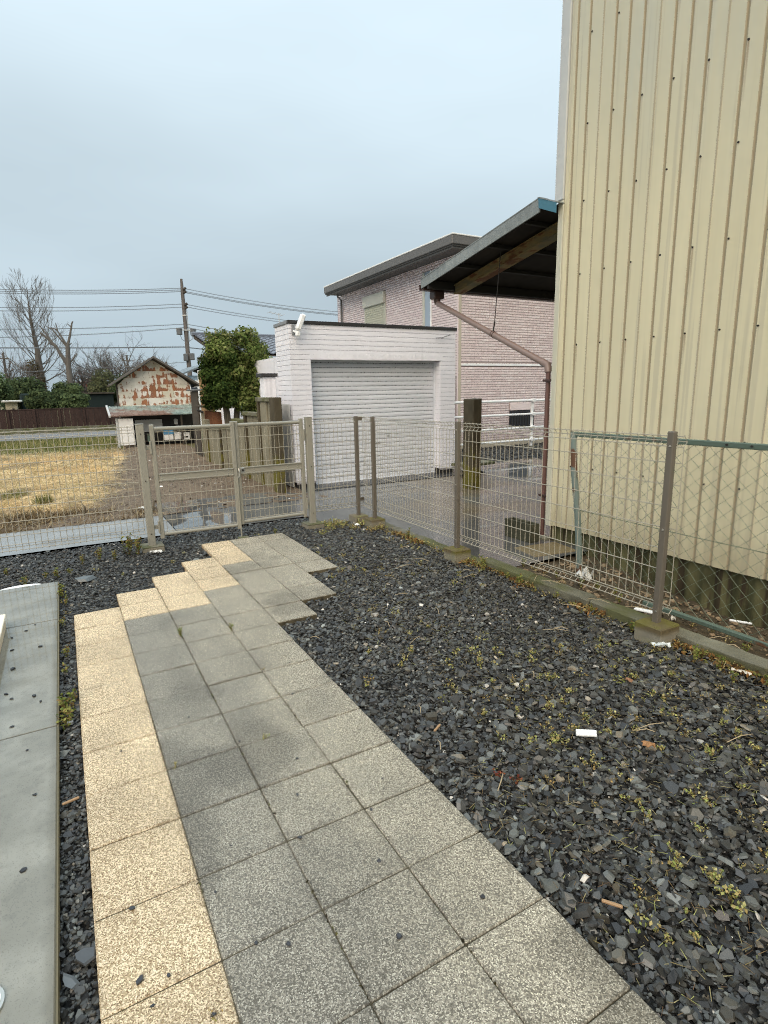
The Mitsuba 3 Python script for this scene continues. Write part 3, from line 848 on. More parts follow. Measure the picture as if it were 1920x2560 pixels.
# gutter and its outlet
part(AW, 'gutter', extr([(6.33, 2.87), (6.335, 2.80), (6.345, 2.792), (6.42, 2.792), (6.432, 2.80), (6.437, 2.87), (6.43, 2.87), (6.422, 2.805), (6.345, 2.805), (6.338, 2.87)], 4.20, 11, 'x'), 'm_gutter')
part(AW, 'gutter_bracket', cbox(4.33, 4.355, 6.30, 6.45, 2.865, 2.99, .002), 'm_galv')
part(AW, 'rain_head', cbox(4.36, 4.52, 6.32, 6.44, 2.70, 2.80, .012), 'm_gutter')
part(AW, 'rain_head_neck', tube([[4.44, 6.38, 2.71], [4.44, 6.37, 2.64]], [.05, .034], 14), 'm_gutter')
DP = W + '__downpipe'
PA, PB = np.array([4.44, 6.33, 2.635]), np.array([4.335, 4.275, 1.765])
part(DP, 'slanting_pipe', tube([PA + (0, .04, .02), PA, PA + (PB - PA) * .5, PB, PB + (0, -.01, -.01)], .033, 16), 'm_brownpipe', smooth=40)
part(DP, 'pipe_elbow', tube([PB + (PA - PB) * .04, PB, PB + (0, -.012, -.07)], .0375, 16), 'm_brownpipe', smooth=40)
part(DP, 'upright_pipe', tube([PB + (0, -.012, -.05), [4.335, 4.262, .02], [4.335, 4.262, -.0]], .024, 16), 'm_redpipe', smooth=40)
part(DP, 'pipe_clip', cbox(4.295, 4.375, 4.16, 4.30, 1.60, 1.625, .003), 'm_gutter')
part(DP, 'pipe_clip', cbox(4.295, 4.375, 4.16, 4.30, .42, .445, .003), 'm_gutter')
pm = PA + (PB - PA) * .56
dd = (PB - PA) / np.linalg.norm(PB - PA)
for o in (-.02, .012):
    part(DP, 'pipe_band', tube([pm + dd * o, pm + dd * (o + .010)], .0365, 16), 'm_gutter')
part(DP, 'hanger', tube([pm + (0, 0, .03), pm + (.012, -.005, .12), pm + (.06, -.03, az(pm[1]) - pm[2] - .06)], .0045, 6), 'm_dark')
part(DP, 'hanger_clip', tube([pm + (0, 0, .02), pm + (.004, 0, .06), pm + (.014, -.005, .14)], [.010, .008, .009], 8), 'm_dark')

# ------------------------------------------------------------------ white garage
A = 'garage'
lab(A, 'white garage clad in brick-pattern siding with a closed silver roller shutter', 'garage')
gx0, gx1, gy, gd, gt = 3.265, 6.515, 8.76, .66, 2.615
ox0, ox1, oz = 3.618, 6.172, 2.08
part(A, 'core', box(gx0 + .012, ox0 - .012, gy + .012, gy + gd, .05, gt), 'm_joint')
part(A, 'core', box(ox1 + .012, gx1 - .012, gy + .012, gy + gd, .05, gt), 'm_joint')
part(A, 'core', box(ox0 - .012, ox1 + .012, gy + .012, gy + gd, oz + .012, gt), 'm_joint')
part(A, 'rear_room', box(gx0 + .3, gx1 - .02, gy + gd, gy + 6, .0, 2.2), 'm_siding')
hc = .0795
z = .075
row = 0
while z < gt - .01:
    z2 = min(z + hc, gt)
    def course(name, x0, x1, y0, y1):
        part(A, name, cbox(x0, x1, y0, y1, z + .0042, z2 - .0018, .004), 'm_siding')
    if z2 <= oz + .004:
        course('siding_course', gx0 + .0005, ox0, gy, gy + .014)
        course('siding_course', ox1, gx1 - .0005, gy, gy + .014)
        course('siding_course', ox1, ox1 + .014, gy + .016, gy + .26)
        course('siding_course', ox0 - .014, ox0, gy + .016, gy + .26)
    elif z >= oz - .03:
        course('siding_course', gx0 + .0005, gx1 - .0005, gy, gy + .014)
    else:
        course('siding_course', gx0 + .0005, ox0, gy, gy + .014); course('siding_course', ox1, gx1 - .0005, gy, gy + .014)
    course('siding_course', gx0 - .002, gx0 + .013, gy + .0005, gy + gd)
    course('siding_course', gx1 - .013, gx1 + .002, gy + .0005, gy + gd)
    z = z2; row += 1
# upright soldier bricks over the opening
x = ox0 - .02
while x < ox1 + .03:
    part(A, 'soldier_brick', cbox(x + .003, x + .062, gy - .0035, gy + .008, oz - .001, oz + .090, .003), 'm_siding'); x += .066
part(A, 'lintel_soffit', box(ox0, ox1, gy + .002, gy + .26, oz - .002, oz + .003), 'm_capgrey')
part(A, 'plinth', box(gx0 + .01, ox0 - .002, gy + .02, gy + gd, -.05, .08), 'm_dark')
part(A, 'plinth', box(ox1 + .004, gx1 - .01, gy + .02, gy + gd, -.05, .08), 'm_dark')
part(A, 'parapet_cap', cbox(gx0 - .02, gx1 + .02, gy - .022, gy + .03, gt - .002, gt + .052, .004), 'm_cap')
part(A, 'parapet_cap', cbox(gx0 - .022, gx0 + .03, gy + .032, gy + gd, gt - .001, gt + .051, .004), 'm_capgrey')
part(A, 'parapet_cap', cbox(gx1 - .03, gx1 + .02, gy + .032, gy + gd, gt - .001, gt + .051, .004), 'm_cap')
# roller shutter, slat by slat
SH = A + '__shutter'
ns = 27; sz = (oz + .03) / ns
sx0, sx1, sy = ox0 + .012, ox1 - .012, gy + .20
for i in range(ns):
    za = i * sz
    pr = [(sy - .001, za + .004), (sy - .006, za + .009), (sy - .0085, za + sz * .5), (sy - .006, za + sz - .008), (sy - .001, za + sz - .004), (sy + .012, za + sz - .004), (sy + .012, za + .004)]
    part(SH, 'slat', extr(pr, sx0, sx1, 'x'), 'm_shutter')
part(SH, 'backing', box(sx0, sx1, sy + .0125, sy + .02, -.02, oz + .03), 'm_dark')
part(SH, 'bottom_bar', cbox(sx0, sx1, sy - .02, sy + .02, -.02, .003, .003), 'm_shutter')
part(SH, 'guide_rail', cbox(ox0 + .001, ox0 + .03, sy - .035, sy - .018, -.02, oz, .003), 'm_shutter')
part(SH, 'guide_rail', cbox(ox1 - .03, ox1 - .001, sy - .035, sy - .018, -.02, oz, .003), 'm_shutter')
part(SH, 'handle', cbox(4.86, 4.96, sy - .024, sy - .014, .62, .64, .003), 'm_cap')
part(SH, 'lock', cbox(5.12, 5.17, sy - .026, sy - .014, .74, .77, .004), 'm_steel')
one(num('threshold'), cbox(gx0 + .02, gx1 - .02, gy - .36, gy + .3, -.05, -.012, .004), 'm_sill'); struct('threshold', 'dark sill under the garage shutter')
k_ = 'flood_lamp'
R_ = Ry(.55) @ Rx(-.25)
part(k_, 'mount', cbox(3.31, 3.36, gy - .03, gy, 2.44, 2.60, .006), 'm_capgrey')
part(k_, 'head', rot(cbox(3.33, 3.41, gy - .20, gy - .11, 2.50, 2.76, .03), Ry(.42), about=(3.37, gy - .15, 2.53)), 'm_white')
part(k_, 'arm', tube([[3.335, gy - .02, 2.50], [3.36, gy - .08, 2.48], [3.375, gy - .13, 2.52]], .016, 8), 'm_white')
part(k_, 'sensor', rot(cbox(3.335, 3.40, gy - .17, gy - .09, 2.41, 2.49, .02), Ry(.3), about=(3.36, gy - .1, 2.45)), 'm_white')
lab(k_, 'white tilted flood lamp fixed to the top left corner of the garage', 'lamp')
k_ = 'wall_hook'
part(k_, 'stem', tube([[6.20, gy, 2.475], [6.20, gy - .05, 2.48], [6.24, gy - .06, 2.50], [6.36, gy - .06, 2.53]], .009, 6), 'm_capgrey')
part(k_, 'arm', tube([[6.20, gy - .05, 2.48], [6.05, gy - .03, 2.47]], .007, 6), 'm_capgrey')
lab(k_, 'small grey bent bracket high on the right of the garage front', 'bracket')
k_ = 'garden_pillar'
one(k_ + '__shaft', cbox(3.03, 3.24, 9.44, 9.66, -.05, 1.82, .006), 'm_siding')
one(k_ + '__cap', cbox(2.98, 3.30, 9.40, 9.70, 1.822, 1.88, .006), 'm_cap')
lab(k_, 'white garden pillar with a dark cap left of the garage', 'pillar')
k_ = 'grey_panel'
for i in range(9):
    part(k_, 'slat', cbox(3.225, 3.245, 8.83 + i * .046, 8.873 + i * .046, .0, 1.37, .005), 'm_trimgrey')
lab(k_, 'grey slatted panel leaning between the mossy pillar and the garage', 'panel')

# ------------------------------------------------------------------ pink brick house
H = 'pink_brick_house'
lab(H, 'two-storey house clad in pink bricks with a wide flat eave behind the garage', 'house')
hx, hy, ht = 9.08, 12.10, 4.92
part(H, 'wall', box(hx + .012, 16, hy + .012, 19.3, -.1, ht), 'm_mortar')
BK = [[], []]   # [front, side] boxes with tone


def brick_rows(x0, x1, z0, z1, holes):
    out = []
    rh = .0655
    z = z0
    while z < z1 - .02:
        x = x0
        while x < x1 - .005:
            pe = min(x + .455, x1)
            cuts = sorted(rnd.sample([.11, .17, .225, .28, .34], 2))
            xs_ = [x] + [x + c for c in cuts if x + c < pe - .05] + [pe]
            for a, b in zip(xs_[:-1], xs_[1:]):
                for h in holes:
                    if a < h[1] and b > h[0] and z + .02 < h[3] and z + rh - .02 > h[2]:
                        if a < h[0]: b = h[0]
                        elif b > h[1]: a = h[1]
                        else: b = a
                if b - a > .02:
                    out.append((a + .005, b - .005, z + .009, min(z + rh, z1) - .007))
            x = pe
        z += rh
    return out


front = brick_rows(hx + .10, 15.9, .17, ht, [(10.86, 11.82, .48, 1.19), (9, 16, 2.155, 2.225)])
side = brick_rows(hy + .04, 19.25, 1.9, ht, [(15.78, 17.17, 2.3, 4.57), (13.30, 13.72, 2.2, 4.71)])
prio = [('f', b) for b in front if b[0] < 12.3 and b[2] < 4.0] + [('s', b) for b in side] + [('f', b) for b in front if not (b[0] < 12.3 and b[2] < 4.0)]
rest = [MB() for _ in range(4)]
NB = 0
for i, (w_, b) in enumerate(prio):
    t = rnd.choices(range(4), [.40, .33, .12, .15])[0]
    vf = cbox(b[0], b[1], hy - .002, hy + .013, b[2], b[3], .003) if w_ == 'f' else cbox(hx - .002, hx + .013, b[0], b[1], b[2], b[3], .003)
    if w_ == 'f' and i < 2000 and NB < 296 and b[2] < 3.9 and b[0] < 12.2 and (b[2] > 2.2 or b[2] < .5):
        part(H, 'brick', vf, f'm_brick{t}'); NB += 1
    else: rest[t].add(vf, BC[t])
allb = MB()
for r_ in rest:
    if r_.v: allb.add(r_.mesh(), r_.col())
pri('m_brickvc', VC, 0.55, 0.35)
allb.put(H + '__brickwork', 'm_brickvc', color=True); lab(H + '__brickwork', kind='stuff')
part(H, 'corner_trim', cbox(hx + .012, hx + .098, hy - .008, hy + .02, .0, ht - .02, .004), 'm_trimpink')
part(H, 'corner_trim', cbox(hx - .006, hx + .011, hy - .002, hy + .04, .0, ht - .02, .004), 'm_brick1')
part(H, 'belt_course', cbox(hx + .10, 15.9, hy - .02, hy + .01, 2.160, 2.222, .006), 'm_white')
part(H, 'base_course', cbox(hx + .10, 15.9, hy - .012, hy + .01, -.02, .165, .006), 'm_trimpink')
part(H, 'base_shadow_gap', box(hx - .01, 15.9, hy - .004, hy + .01, -.15, -.022), 'm_dark')  # solid dark strip painted in as the shade below the base course
# low window with a pinkish head panel and bars
wv = H + '__low_window'
part(wv, 'head_panel', cbox(10.88, 11.80, hy - .03, hy + .01, .96, 1.17, .006), 'm_brick0')
part(wv, 'frame', cbox(10.88, 11.80, hy - .012, hy + .01, .50, .955, .004), 'm_glassdark')
for i in range(9):
    part(wv, 'bar', tube([[10.93 + i * .102, hy - .03, .52], [10.93 + i * .102, hy - .03, .95]], .010, 6), 'm_dark')
# shuttered window on the left wall
wv = H + '__shuttered_window'
y0, y1, z0, z1 = 15.83, 17.12, 2.4, 4.22
part(wv, 'frame', cbox(hx - .03, hx + .01, y0 - .05, y0 - .001, z0, z1, .004), 'm_frame')
part(wv, 'frame', cbox(hx - .03, hx + .01, y1 + .001, y1 + .05, z0, z1, .004), 'm_frame')
part(wv, 'shutter_box', cbox(hx - .10, hx + .01, y0 - .05, y1 + .05, z1 + .002, 4.56, .01), 'm_frame')
for i in range(26):
    za = z0 + i * .07
    part(wv, 'slat', extr([(hx - .022, za + .003), (hx - .030, za + .035), (hx - .022, za + .067), (hx + .005, za + .067), (hx + .005, za + .003)], y0, y1, 'y'), 'm_shut2')
wv = H + '__narrow_window'
part(wv, 'frame', cbox(hx - .025, hx + .012, 13.62, 13.72, 2.3, 4.70, .004), 'm_frame')
part(wv, 'frame', cbox(hx - .025, hx + .012, 13.30, 13.345, 2.3, 4.70, .004), 'm_white')
part(wv, 'pane', box(hx - .006, hx + .010, 13.345, 13.62, 2.3, 4.70), 'm_glass')
# eave: fascia, soffit, roof
ex, ey, el = 8.45, 11.50, 18.95
part(H, 'soffit', box(ex + .02, 16.4, ey + .02, el, ht - .045, ht + .02), 'm_soffit')
RF = H + '__roof'
part(RF, 'fascia', cbox(ex - .02, 16.5, ey - .02, ey + .03, ht - .01, ht + .185, .012), 'm_fascia')
part(RF, 'fascia', cbox(ex - .021, ex + .03, ey + .031, el, ht - .011, ht + .184, .012), 'm_fascia')
part(RF, 'lower_fascia', cbox(ex + .03, 16.4, ey + .05, ey + .09, ht - .10, ht - .02, .006), 'm_soffit')
part(RF, 'lower_fascia', cbox(ex + .05, ex + .09, ey + .091, el - .04, ht - .101, ht - .021, .006), 'm_soffit')
part(RF, 'roof_edge', cbox(ex - .03, 16.5, ey - .03, ey + .10, ht + .187, ht + .222, .008), 'm_fasciatop')
part(RF, 'roof_edge', cbox(ex - .031, ex + .1, ey + .101, el + .01, ht + .187, ht + .2215, .008), 'm_fasciatop')
v = np.array([[ex, ey + .05, ht + .2], [16.5, ey + .05, ht + .2], [16.5, el, ht + .2], [ex, el, ht + .2], [12.4, 14.6, ht + .42], [13, 14.9, ht + .42]])
part(RF, 'roof_sheet', (v, np.array([[0, 1, 5], [0, 5, 4], [1, 2, 5], [2, 3, 4], [2, 4, 5], [3, 0, 4]])), 'm_soffit')
part(H, 'drainpipe', tube([[ex + .35, el - .3, ht - .04], [ex + .36, el - .3, ht - .13], [hx - .06, el - .12, ht - .2], [hx - .06, el - .1, 1.0]], .035, 8), 'm_fascia')

# ------------------------------------------------------------------ white guard rail, concrete pillars, block
k_ = 'guard_rail'
lab(k_, 'white tubular guard rail in front of the pink brick house', 'guard rail')
part(k_, 'post', cbox(11.13, 11.21, 11.50, 11.56, -.05, 1.28, .02), 'm_white')
for z in (1.235, .875, .515, .180):
    part(k_, 'rail', tube([[7.2, 11.48, z], [13.5, 11.48, z]], .032 if z > 1 else .028, 12), 'm_white')
    part(k_, 'clamp', cbox(11.11, 11.23, 11.44, 11.52, z - .045, z + .045, .01), 'm_white')
part(k_, 'foot', cbox(10.95, 11.40, 11.36, 11.70, -.05, .0, .01), 'm_kerb')
k_ = 'concrete_pillar'
part(k_, 'shaft', cbox(5.555, 5.68, 7.00, 7.26, -.05, 1.40, .012), 'm_pillar')
part(k_, 'rib', cbox(5.685, 5.745, 7.02, 7.24, -.05, 1.405, .010), 'm_pillar')
lab(k_, 'mossy brown concrete pillar standing alone on the driveway', 'pillar')
for i, (x, y, z, r) in enumerate([(6.3, 8.3, .0, .12), (6.5, 8.5, .0, .15), (6.7, 8.2, .0, .10), (6.45, 8.25, .0, .09)]):
    m, c = chips(np.array([x]), np.array([y]), np.array([z + r * .2]), np.array([r]), np.array([[(.16, .15, .12)], [(.09, .085, .07)], [(.06, .055, .05)], [(.2, .2, .19)]][i]), .2)
    kk = num('broken_stone'); MB().add(m, c).put(kk, 'm_vc', color=True)
    lab(kk, 'broken concrete lump at the edge of the driveway behind the lone pillar', 'stone', 'broken lumps behind the lone pillar')
kk = 'concrete_plank'
one(kk, rot(cbox(6.15, 6.95, 8.05, 8.40, .17, .225, .01), Rz(.1), about=(6.5, 8.2, .2)), 'm_kerb')
lab(kk, 'pale concrete plank resting on broken lumps behind the lone pillar', 'plank')
# hollow block
import manifold3d as m3
bk = m3.Manifold.cube([.12, .39, .19]).translate([4.035, 4.125, -.02])
for yy in (.035, .155, .275):
    bk = bk - m3.Manifold.cube([.06, .08, .3]).translate([4.065, 4.125 + yy, -.01])
mm = bk.to_mesh(); one('hollow_block', (mm.vert_properties[:, :3], mm.tri_verts), 'm_block')
lab('hollow_block', 'dark mossy hollow concrete block at the foot of the downpipe', 'block')
one('pipe_footing', rot(cbox(4.235, 4.345, 4.13, 4.28, -.06, .0, .008), Rz(.1), about=(4.3, 4.2, 0)), 'm_kerb'); lab('pipe_footing', 'pale concrete footing under the brown downpipe', 'footing')
one('stepping_plate', rot(cbox(3.75, 4.25, 3.70, 4.05, -.04, -.014, .006), Rz(-.15), about=(4, 3.9, 0)), 'm_plate'); lab('stepping_plate', 'ochre-stained flat concrete plate near the hollow block', 'plate')

# ------------------------------------------------------------------ concrete plank fence beside the lot
k_ = 'plank_fence'
lab(k_, 'stepped old fence of concrete planks and posts beside the vacant lot', 'fence')
part(k_, 'post', cbox(2.862, 2.985, 8.48, 8.73, -.05, 1.485, .01), 'm_pillar')
segs = [(8.745, 9.48, 1.415, 2), (9.62, 10.37, 1.16, 2), (10.46, 11.20, 1.01, 3), (11.30, 12.35, .84, 4), (12.45, 13.60, .78, 4)]
for i, (a, b, zt_, n) in enumerate(segs):
    w_ = (b - a) / n
    for j in range(n):
        ln = rnd.uniform(-.012, .012)
        part(k_, 'plank', cbox(2.95 + ln, 2.99 + ln, a + j * w_ + .014, a + (j + 1) * w_ - .014, -.05, zt_ - .002, .008), 'm_plank')
    part(k_, 'cap', cbox(2.905, 3.03, a - .03, b + .12, zt_, zt_ + .07, .008), 'm_kerb')
    part(k_, 'post', cbox(2.92, 3.05, b + .02, b + .10, -.05, zt_ - .003, .006), 'm_pillar')
part(k_, 'post', cbox(2.90, 3.03, 13.74, 13.86, -.05, .98, .006), 'm_plank')

# ------------------------------------------------------------------ vegetation builders
GREEN = np.array([(.045, .085, .020), (.07, .12, .025), (.10, .16, .03), (.15, .20, .045), (.03, .06, .018)])


def leaf_cloud(P, N, size, cols, elong=1.7, fold_=0.15):
    """one bent leaf (4 vertices, 2 triangles) at each point P, facing roughly N"""
    n = len(P)
    N = N + rng.normal(0, .55, (n, 3)); N /= np.linalg.norm(N, axis=1, keepdims=True)
    a = np.cross(N, rng.normal(0, 1, (n, 3))); a /= np.linalg.norm(a, axis=1, keepdims=True) + 1e-9
    b = np.cross(N, a)
    s = (size * rng.uniform(.6, 1.35, n))[:, None]
    v = np.stack([P - a * s * elong * .5, P + b * s * .5 + N * s * fold_, P + a * s * elong * .5, P - b * s * .5 + N * s * fold_], 1).reshape(-1, 3)
    i = np.arange(n) * 4
    f = np.vstack([np.stack([i, i + 1, i + 2], 1), np.stack([i, i + 2, i + 3], 1)])
    return (v, f), np.repeat(cols, 4, axis=0)


def crown(blobs, n, size, pal, shell=.55, elong=1.7, contrast=1.0):
    """leaves through the outer part of a set of ellipsoids (cx,cy,cz,rx,ry,rz)"""
    m = MB()
    w = np.array([b[3] * b[4] * b[5] for b in blobs]) ** (2 / 3.); w /= w.sum()
    for b, ww in zip(blobs, w):
        k = int(n * ww)
        d = rng.normal(0, 1, (k, 3)); d /= np.linalg.norm(d, axis=1, keepdims=True)
        lump = .80 + .38 * meshkit.noise(d * 2.6 + np.array(b[:3]) * 3, 3)
        rr = (shell + (1 - shell) * rng.random(k) ** .6) * lump
        P = np.array(b[:3]) + d * rr[:, None] * np.array(b[3:])
        tone = np.clip(.55 * meshkit.noise(P * 5.5 / max(b[3], .4), 9) + .45 * rng.random(k), 0, .999)
        c = pal[np.minimum((tone * len(pal)).astype(int), len(pal) - 1)] * rng.uniform(.75, 1.3, (k, 1))
        m.add(*leaf_cloud(P, d + np.array([0, 0, .4]), size, c, elong))
    return m


def branch(m, p, d, L, r, depth, spread, twig, up_=.1, kink=.18, n=4):
    """recursive bare branch: tapered tube with children"""
    k = 4
    pts = [p]
    for i in range(k):
        d = d + rng.normal(0, kink, 3) * .5 + np.array([0, 0, up_ * .25]); d = d / np.linalg.norm(d)
        pts.append(pts[-1] + d * L / k)
    m.add(tube(pts, np.linspace(r, r * .55, k + 1), n if r > .03 else 3, False))
    if depth == 0: return
    for j in range(twig):
        t = rng.uniform(.3, 1.0) if j else 1.0
        i = min(int(t * k), k - 1)
        q = pts[i] + (pts[i + 1] - pts[i]) * (t * k - i)
        dd_ = d + rng.normal(0, spread, 3); dd_ /= np.linalg.norm(dd_)
        branch(m, q, dd_, L * rng.uniform(.5, .78), max(r * .5, .0085), depth - 1, spread, twig, up_, kink, n)
# ------------------------------------------------------------------ clipped evergreen tree behind the plank fence
k_ = 'evergreen_tree'
lab(k_, 'dense clipped evergreen tree with a split trunk behind the plank fence', 'tree')
PAL = np.array([(.022, .042, .014), (.04, .068, .02), (.075, .11, .03), (.13, .165, .05), (.20, .22, .08), (.30, .29, .13)])
blobs = []
for iz, z in enumerate(np.linspace(1.50, 2.62, 6)):
    for ix in range(5):
        x = 2.60 + ix * .245 + (iz % 2) * .08 + rng.uniform(-.06, .06)
        if iz == 0 and 1 <= ix <= 2: continue
        if iz == 5 and ix > 3: continue
        blobs.append((x + .10, 11.55 + rng.uniform(0, .35), z + rng.uniform(-.08, .06) - (.10 if (iz == 5 and ix in (0, 4)) else 0), rng.uniform(.19, .29), .26, rng.uniform(.17, .26)))
blobs += [(3.50, 11.6, 1.42, .24, .25, .20), (3.24, 11.6, 1.36, .20, .22, .18), (2.98, 11.6, 1.42, .20, .2, .16), (3.62, 11.7, 1.62, .2, .25, .22), (3.60, 11.7, 1.95, .2, .25, .22), (3.54, 11.7, 1.28, .20, .25, .16), (3.36, 11.7, 1.16, .15, .2, .12), (3.68, 11.7, 1.50, .13, .2, .16), (2.76, 11.7, 1.42, .18, .2, .16), (2.62, 11.7, 1.75, .14, .2, .2), (3.1, 12.0, 2.0, .5, .3, .55), (3.2, 12.0, 1.6, .45, .3, .3)]
cm = MB()
for b_ in blobs:
    w_ = rng.random()
    sunny = 1 if (b_[0] > 3.18 or b_[2] > 2.38) else 0  # top and right clumps get paler leaves: sunlight painted into the palette
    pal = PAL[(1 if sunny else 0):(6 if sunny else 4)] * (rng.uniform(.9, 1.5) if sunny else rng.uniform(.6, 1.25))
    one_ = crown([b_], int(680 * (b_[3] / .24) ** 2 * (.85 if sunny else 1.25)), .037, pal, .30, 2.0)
    cm.add(one_.mesh(), one_.col())
sp_ = MB()
for i in range(60):
    x = rng.uniform(2.62, 3.6); z = rng.uniform(2.45, 2.70)
    P = np.stack([x + rng.normal(0, .02, 8), 11.65 + rng.normal(0, .05, 8), z + np.linspace(0, .16, 8)], 1)
    cm.add(*leaf_cloud(P, rng.normal(0, 1, (8, 3)), .036, PAL[rng.integers(3, 6, 8)], 2.0))
cm.put(k_ + '__crown', 'm_leaf', color=True)
tm = MB()
tm.add(tube([[3.0, 11.85, -.05], [3.0, 11.85, .6], [2.97, 11.82, 1.1], [2.93, 11.8, 1.7], [3.05, 11.8, 2.3]], [.085, .078, .07, .055, .025], 12))
tm.put(k_ + '__trunk', 'm_bark', smooth=50)
tm = MB(); tm.add(tube([[3.12, 11.9, -.05], [3.14, 11.9, .7], [3.20, 11.85, 1.3], [3.35, 11.85, 2.1]], [.075, .07, .06, .025], 12)); tm.put(k_ + '__trunk_001', 'm_bark', smooth=50)
tm = MB(); tm.add(tube([[3.2, 11.8, .75], [3.36, 11.75, 1.05], [3.52, 11.75, 1.30]], [.03, .026, .014], 8)); tm.put(k_ + '__limb', 'm_bark', smooth=50)

# ------------------------------------------------------------------ rusty shed
k_ = 'rusty_shed'
lab(k_, 'small gabled shed with peeling cream sheets streaked orange with rust', 'shed')
sy = 20.2
sxl, sxr, sap = 1.66, 3.90, 2.775
part(k_, 'body', extr([(sxl, -.1), (sxr, -.1), (sxr, 1.98), (sap, 2.70), (sxl, 1.98)], sy + .03, 20.9, 'y'), 'm_oldwood')


def gable_half(z): return (sap - (2.72 - z) / .74 * (sap - sxl), sap + (2.72 - z) / .74 * (sxr - sap)) if z > 1.98 else (sxl, sxr)


zrow = [1.25] + [1.28 + .215 * (i + 1) for i in range(6)] + [2.69]
for i in range(len(zrow) - 1):
    za, zb2 = zrow[i], zrow[i + 1]
    la, ra = gable_half(za); lb, rb = gable_half(zb2)
    nn = 5 if i < 4 else (3 if i < 6 else 1)
    xs_ = np.linspace(0, 1, nn + 1)
    o = .37 * ((i * .618) % 1) / max(nn, 1)
    for j in range(nn):
        t0_, t1_ = max(0, xs_[j] - (o if j else 0)), min(1, xs_[j + 1] - (o if j < nn - 1 else 0))
        poly = [(la + (ra - la) * t0_ + .002, za - .012), (la + (ra - la) * t1_ - .002, za - .012), (lb + (rb - lb) * t1_ - .002, zb2), (lb + (rb - lb) * t0_ + .002, zb2)]
        yy = sy + rnd.uniform(-.006, .006)
        v, f = extr(poly, yy, yy + .012, 'y')
        v[:, 1] -= np.where(v[:, 2] < za, .014, 0)
        part(k_, 'metal_sheet', (v, f), 'm_rustsheet')
for s, xe in ((-1, 1.42), (1, 4.12)):
    part(k_, 'roof_slope', extr([(sap, 2.80), (xe, 1.93), (xe, 1.88), (sap, 2.735)], 19.85, 21.0, 'y'), 'm_oldwood')
    part(k_, 'barge_board', extr([(sap, 2.815), (xe - .01 * -s, 1.945), (xe, 1.885), (sap, 2.745)], 19.82, 19.848, 'y'), 'm_fascia')
part(k_, 'lean_to_roof', extr([(20.19, 1.25), (19.30, .985), (19.30, .955), (20.19, 1.215)], 1.30, 3.95, 'x'), 'm_leanto')
for i in range(14):
    x = 1.34 + i * .19
    part(k_, 'roof_rib', extr([(20.18, 1.253), (19.31, .99), (19.31, 1.002), (20.18, 1.268)], x, x + .035, 'x'), 'm_leanto')
part(k_, 'roof_edge', extr([(20.19, 1.30), (19.28, 1.0), (19.28, .93), (20.19, 1.22)], 1.245, 1.298, 'x'), 'm_trimgrey')
part(k_, 'door', cbox(1.50, 1.93, 19.44, 19.47, .05, .88, .006), 'm_white')
part(k_, 'side_board', cbox(1.43, 1.495, 19.42, 19.50, -.02, .90, .006), 'm_trimgrey')
part(k_, 'light_panel', cbox(2.05, 2.88, 20.10, 20.13, .40, .80, .006), 'm_trimgrey')
part(k_, 'shelf', cbox(2.20, 3.85, 19.9, 20.15, .09, .115, .004), 'm_oldwood')
part(k_, 'prop_post', cbox(3.36, 3.41, 19.40, 19.45, -.02, .94, .004), 'm_oldwood')
part(k_, 'prop_post', cbox(3.86, 3.91, 19.40, 19.45, -.02, .94, .004), 'm_oldwood')
part(k_, 'recess_wall', box(1.95, 3.92, 20.14, 20.18, -.05, 1.2), 'm_dark')
part(k_, 'eaves_gutter', tube([[4.10, 19.85, 1.88], [4.10, 21, 1.88]], .045, 8), 'm_dark')
BX = [('storage_box', 2.86, 3.14, .13, .44, 'm_blue', 'blue-lidded plastic box on the shed shelf', True), ('storage_box', 3.18, 3.38, .13, .35, 'm_white', 'white plastic box right of the blue-lidded box on the shed shelf', False), ('storage_box', 3.42, 3.66, .12, .33, 'm_white', 'white box with a dark opening at the right end of the shed shelf', False)]
for (nm, a, b, z0, z1, mt, lb, lid) in BX:
    kk = num(nm)
    part(kk, 'tub', cbox(a, b, 19.75, 19.98, z0 - .01, z1 - (.14 if lid else .03), .012), 'm_white')
    part(kk, 'lid', cbox(a - .01, b + .01, 19.74, 19.99, z1 - (.138 if lid else .028), z1, .01), mt)
    if 'opening' in lb: part(kk, 'opening', cbox((a + b) / 2 - .06, (a + b) / 2 + .06, 19.742, 19.752, z0 + .05, z0 + .10, .003), 'm_dark')
    lab(kk, lb, 'box')
kk = 'green_crate'
part(kk, 'tub', cbox(2.33, 2.52, 19.55, 19.75, .10, .33, .01), 'm_greenrail'); part(kk, 'rim', cbox(2.32, 2.53, 19.54, 19.76, .332, .36, .006), 'm_greenrail'); lab(kk, 'green crate beside the white shed door', 'crate')
kk = 'shed_lantern'
part(kk, 'body', cbox(3.22, 3.33, 19.8, 19.9, .62, .80, .02), 'm_trimgrey'); part(kk, 'hook', tube([[3.275, 19.85, .8], [3.275, 19.85, .93]], .008, 5), 'm_dark'); lab(kk, 'small grey lantern hanging under the shed lean-to', 'lantern')

# ------------------------------------------------------------------ brown board fence across the road
k_ = 'board_fence'
lab(k_, 'long dark brown board fence across the road', 'fence')
x = -26.0
j = 0
while x < 3.4:
    part(k_, 'board', cbox(x + .006, x + .285, 34.98 + rnd.uniform(-.006, .006), 35.02, .03, 1.0 + .01 * math.sin(j * .2), .004), 'm_brownboard')
    x += .29; j += 1
for x in np.arange(-25.6, 3.4, 1.16):
    part(k_, 'post', cbox(x - .04, x + .04, 34.92, 34.975, -.05, .98, .006), 'm_brownboard')
part(k_, 'rail', cbox(-26, 3.4, 34.955, 34.978, .985, 1.03, .004), 'm_brownboard')
part(k_, 'base_kerb', cbox(-26, 3.4, 34.85, 35.1, -.1, .028, .006), 'm_kerb')

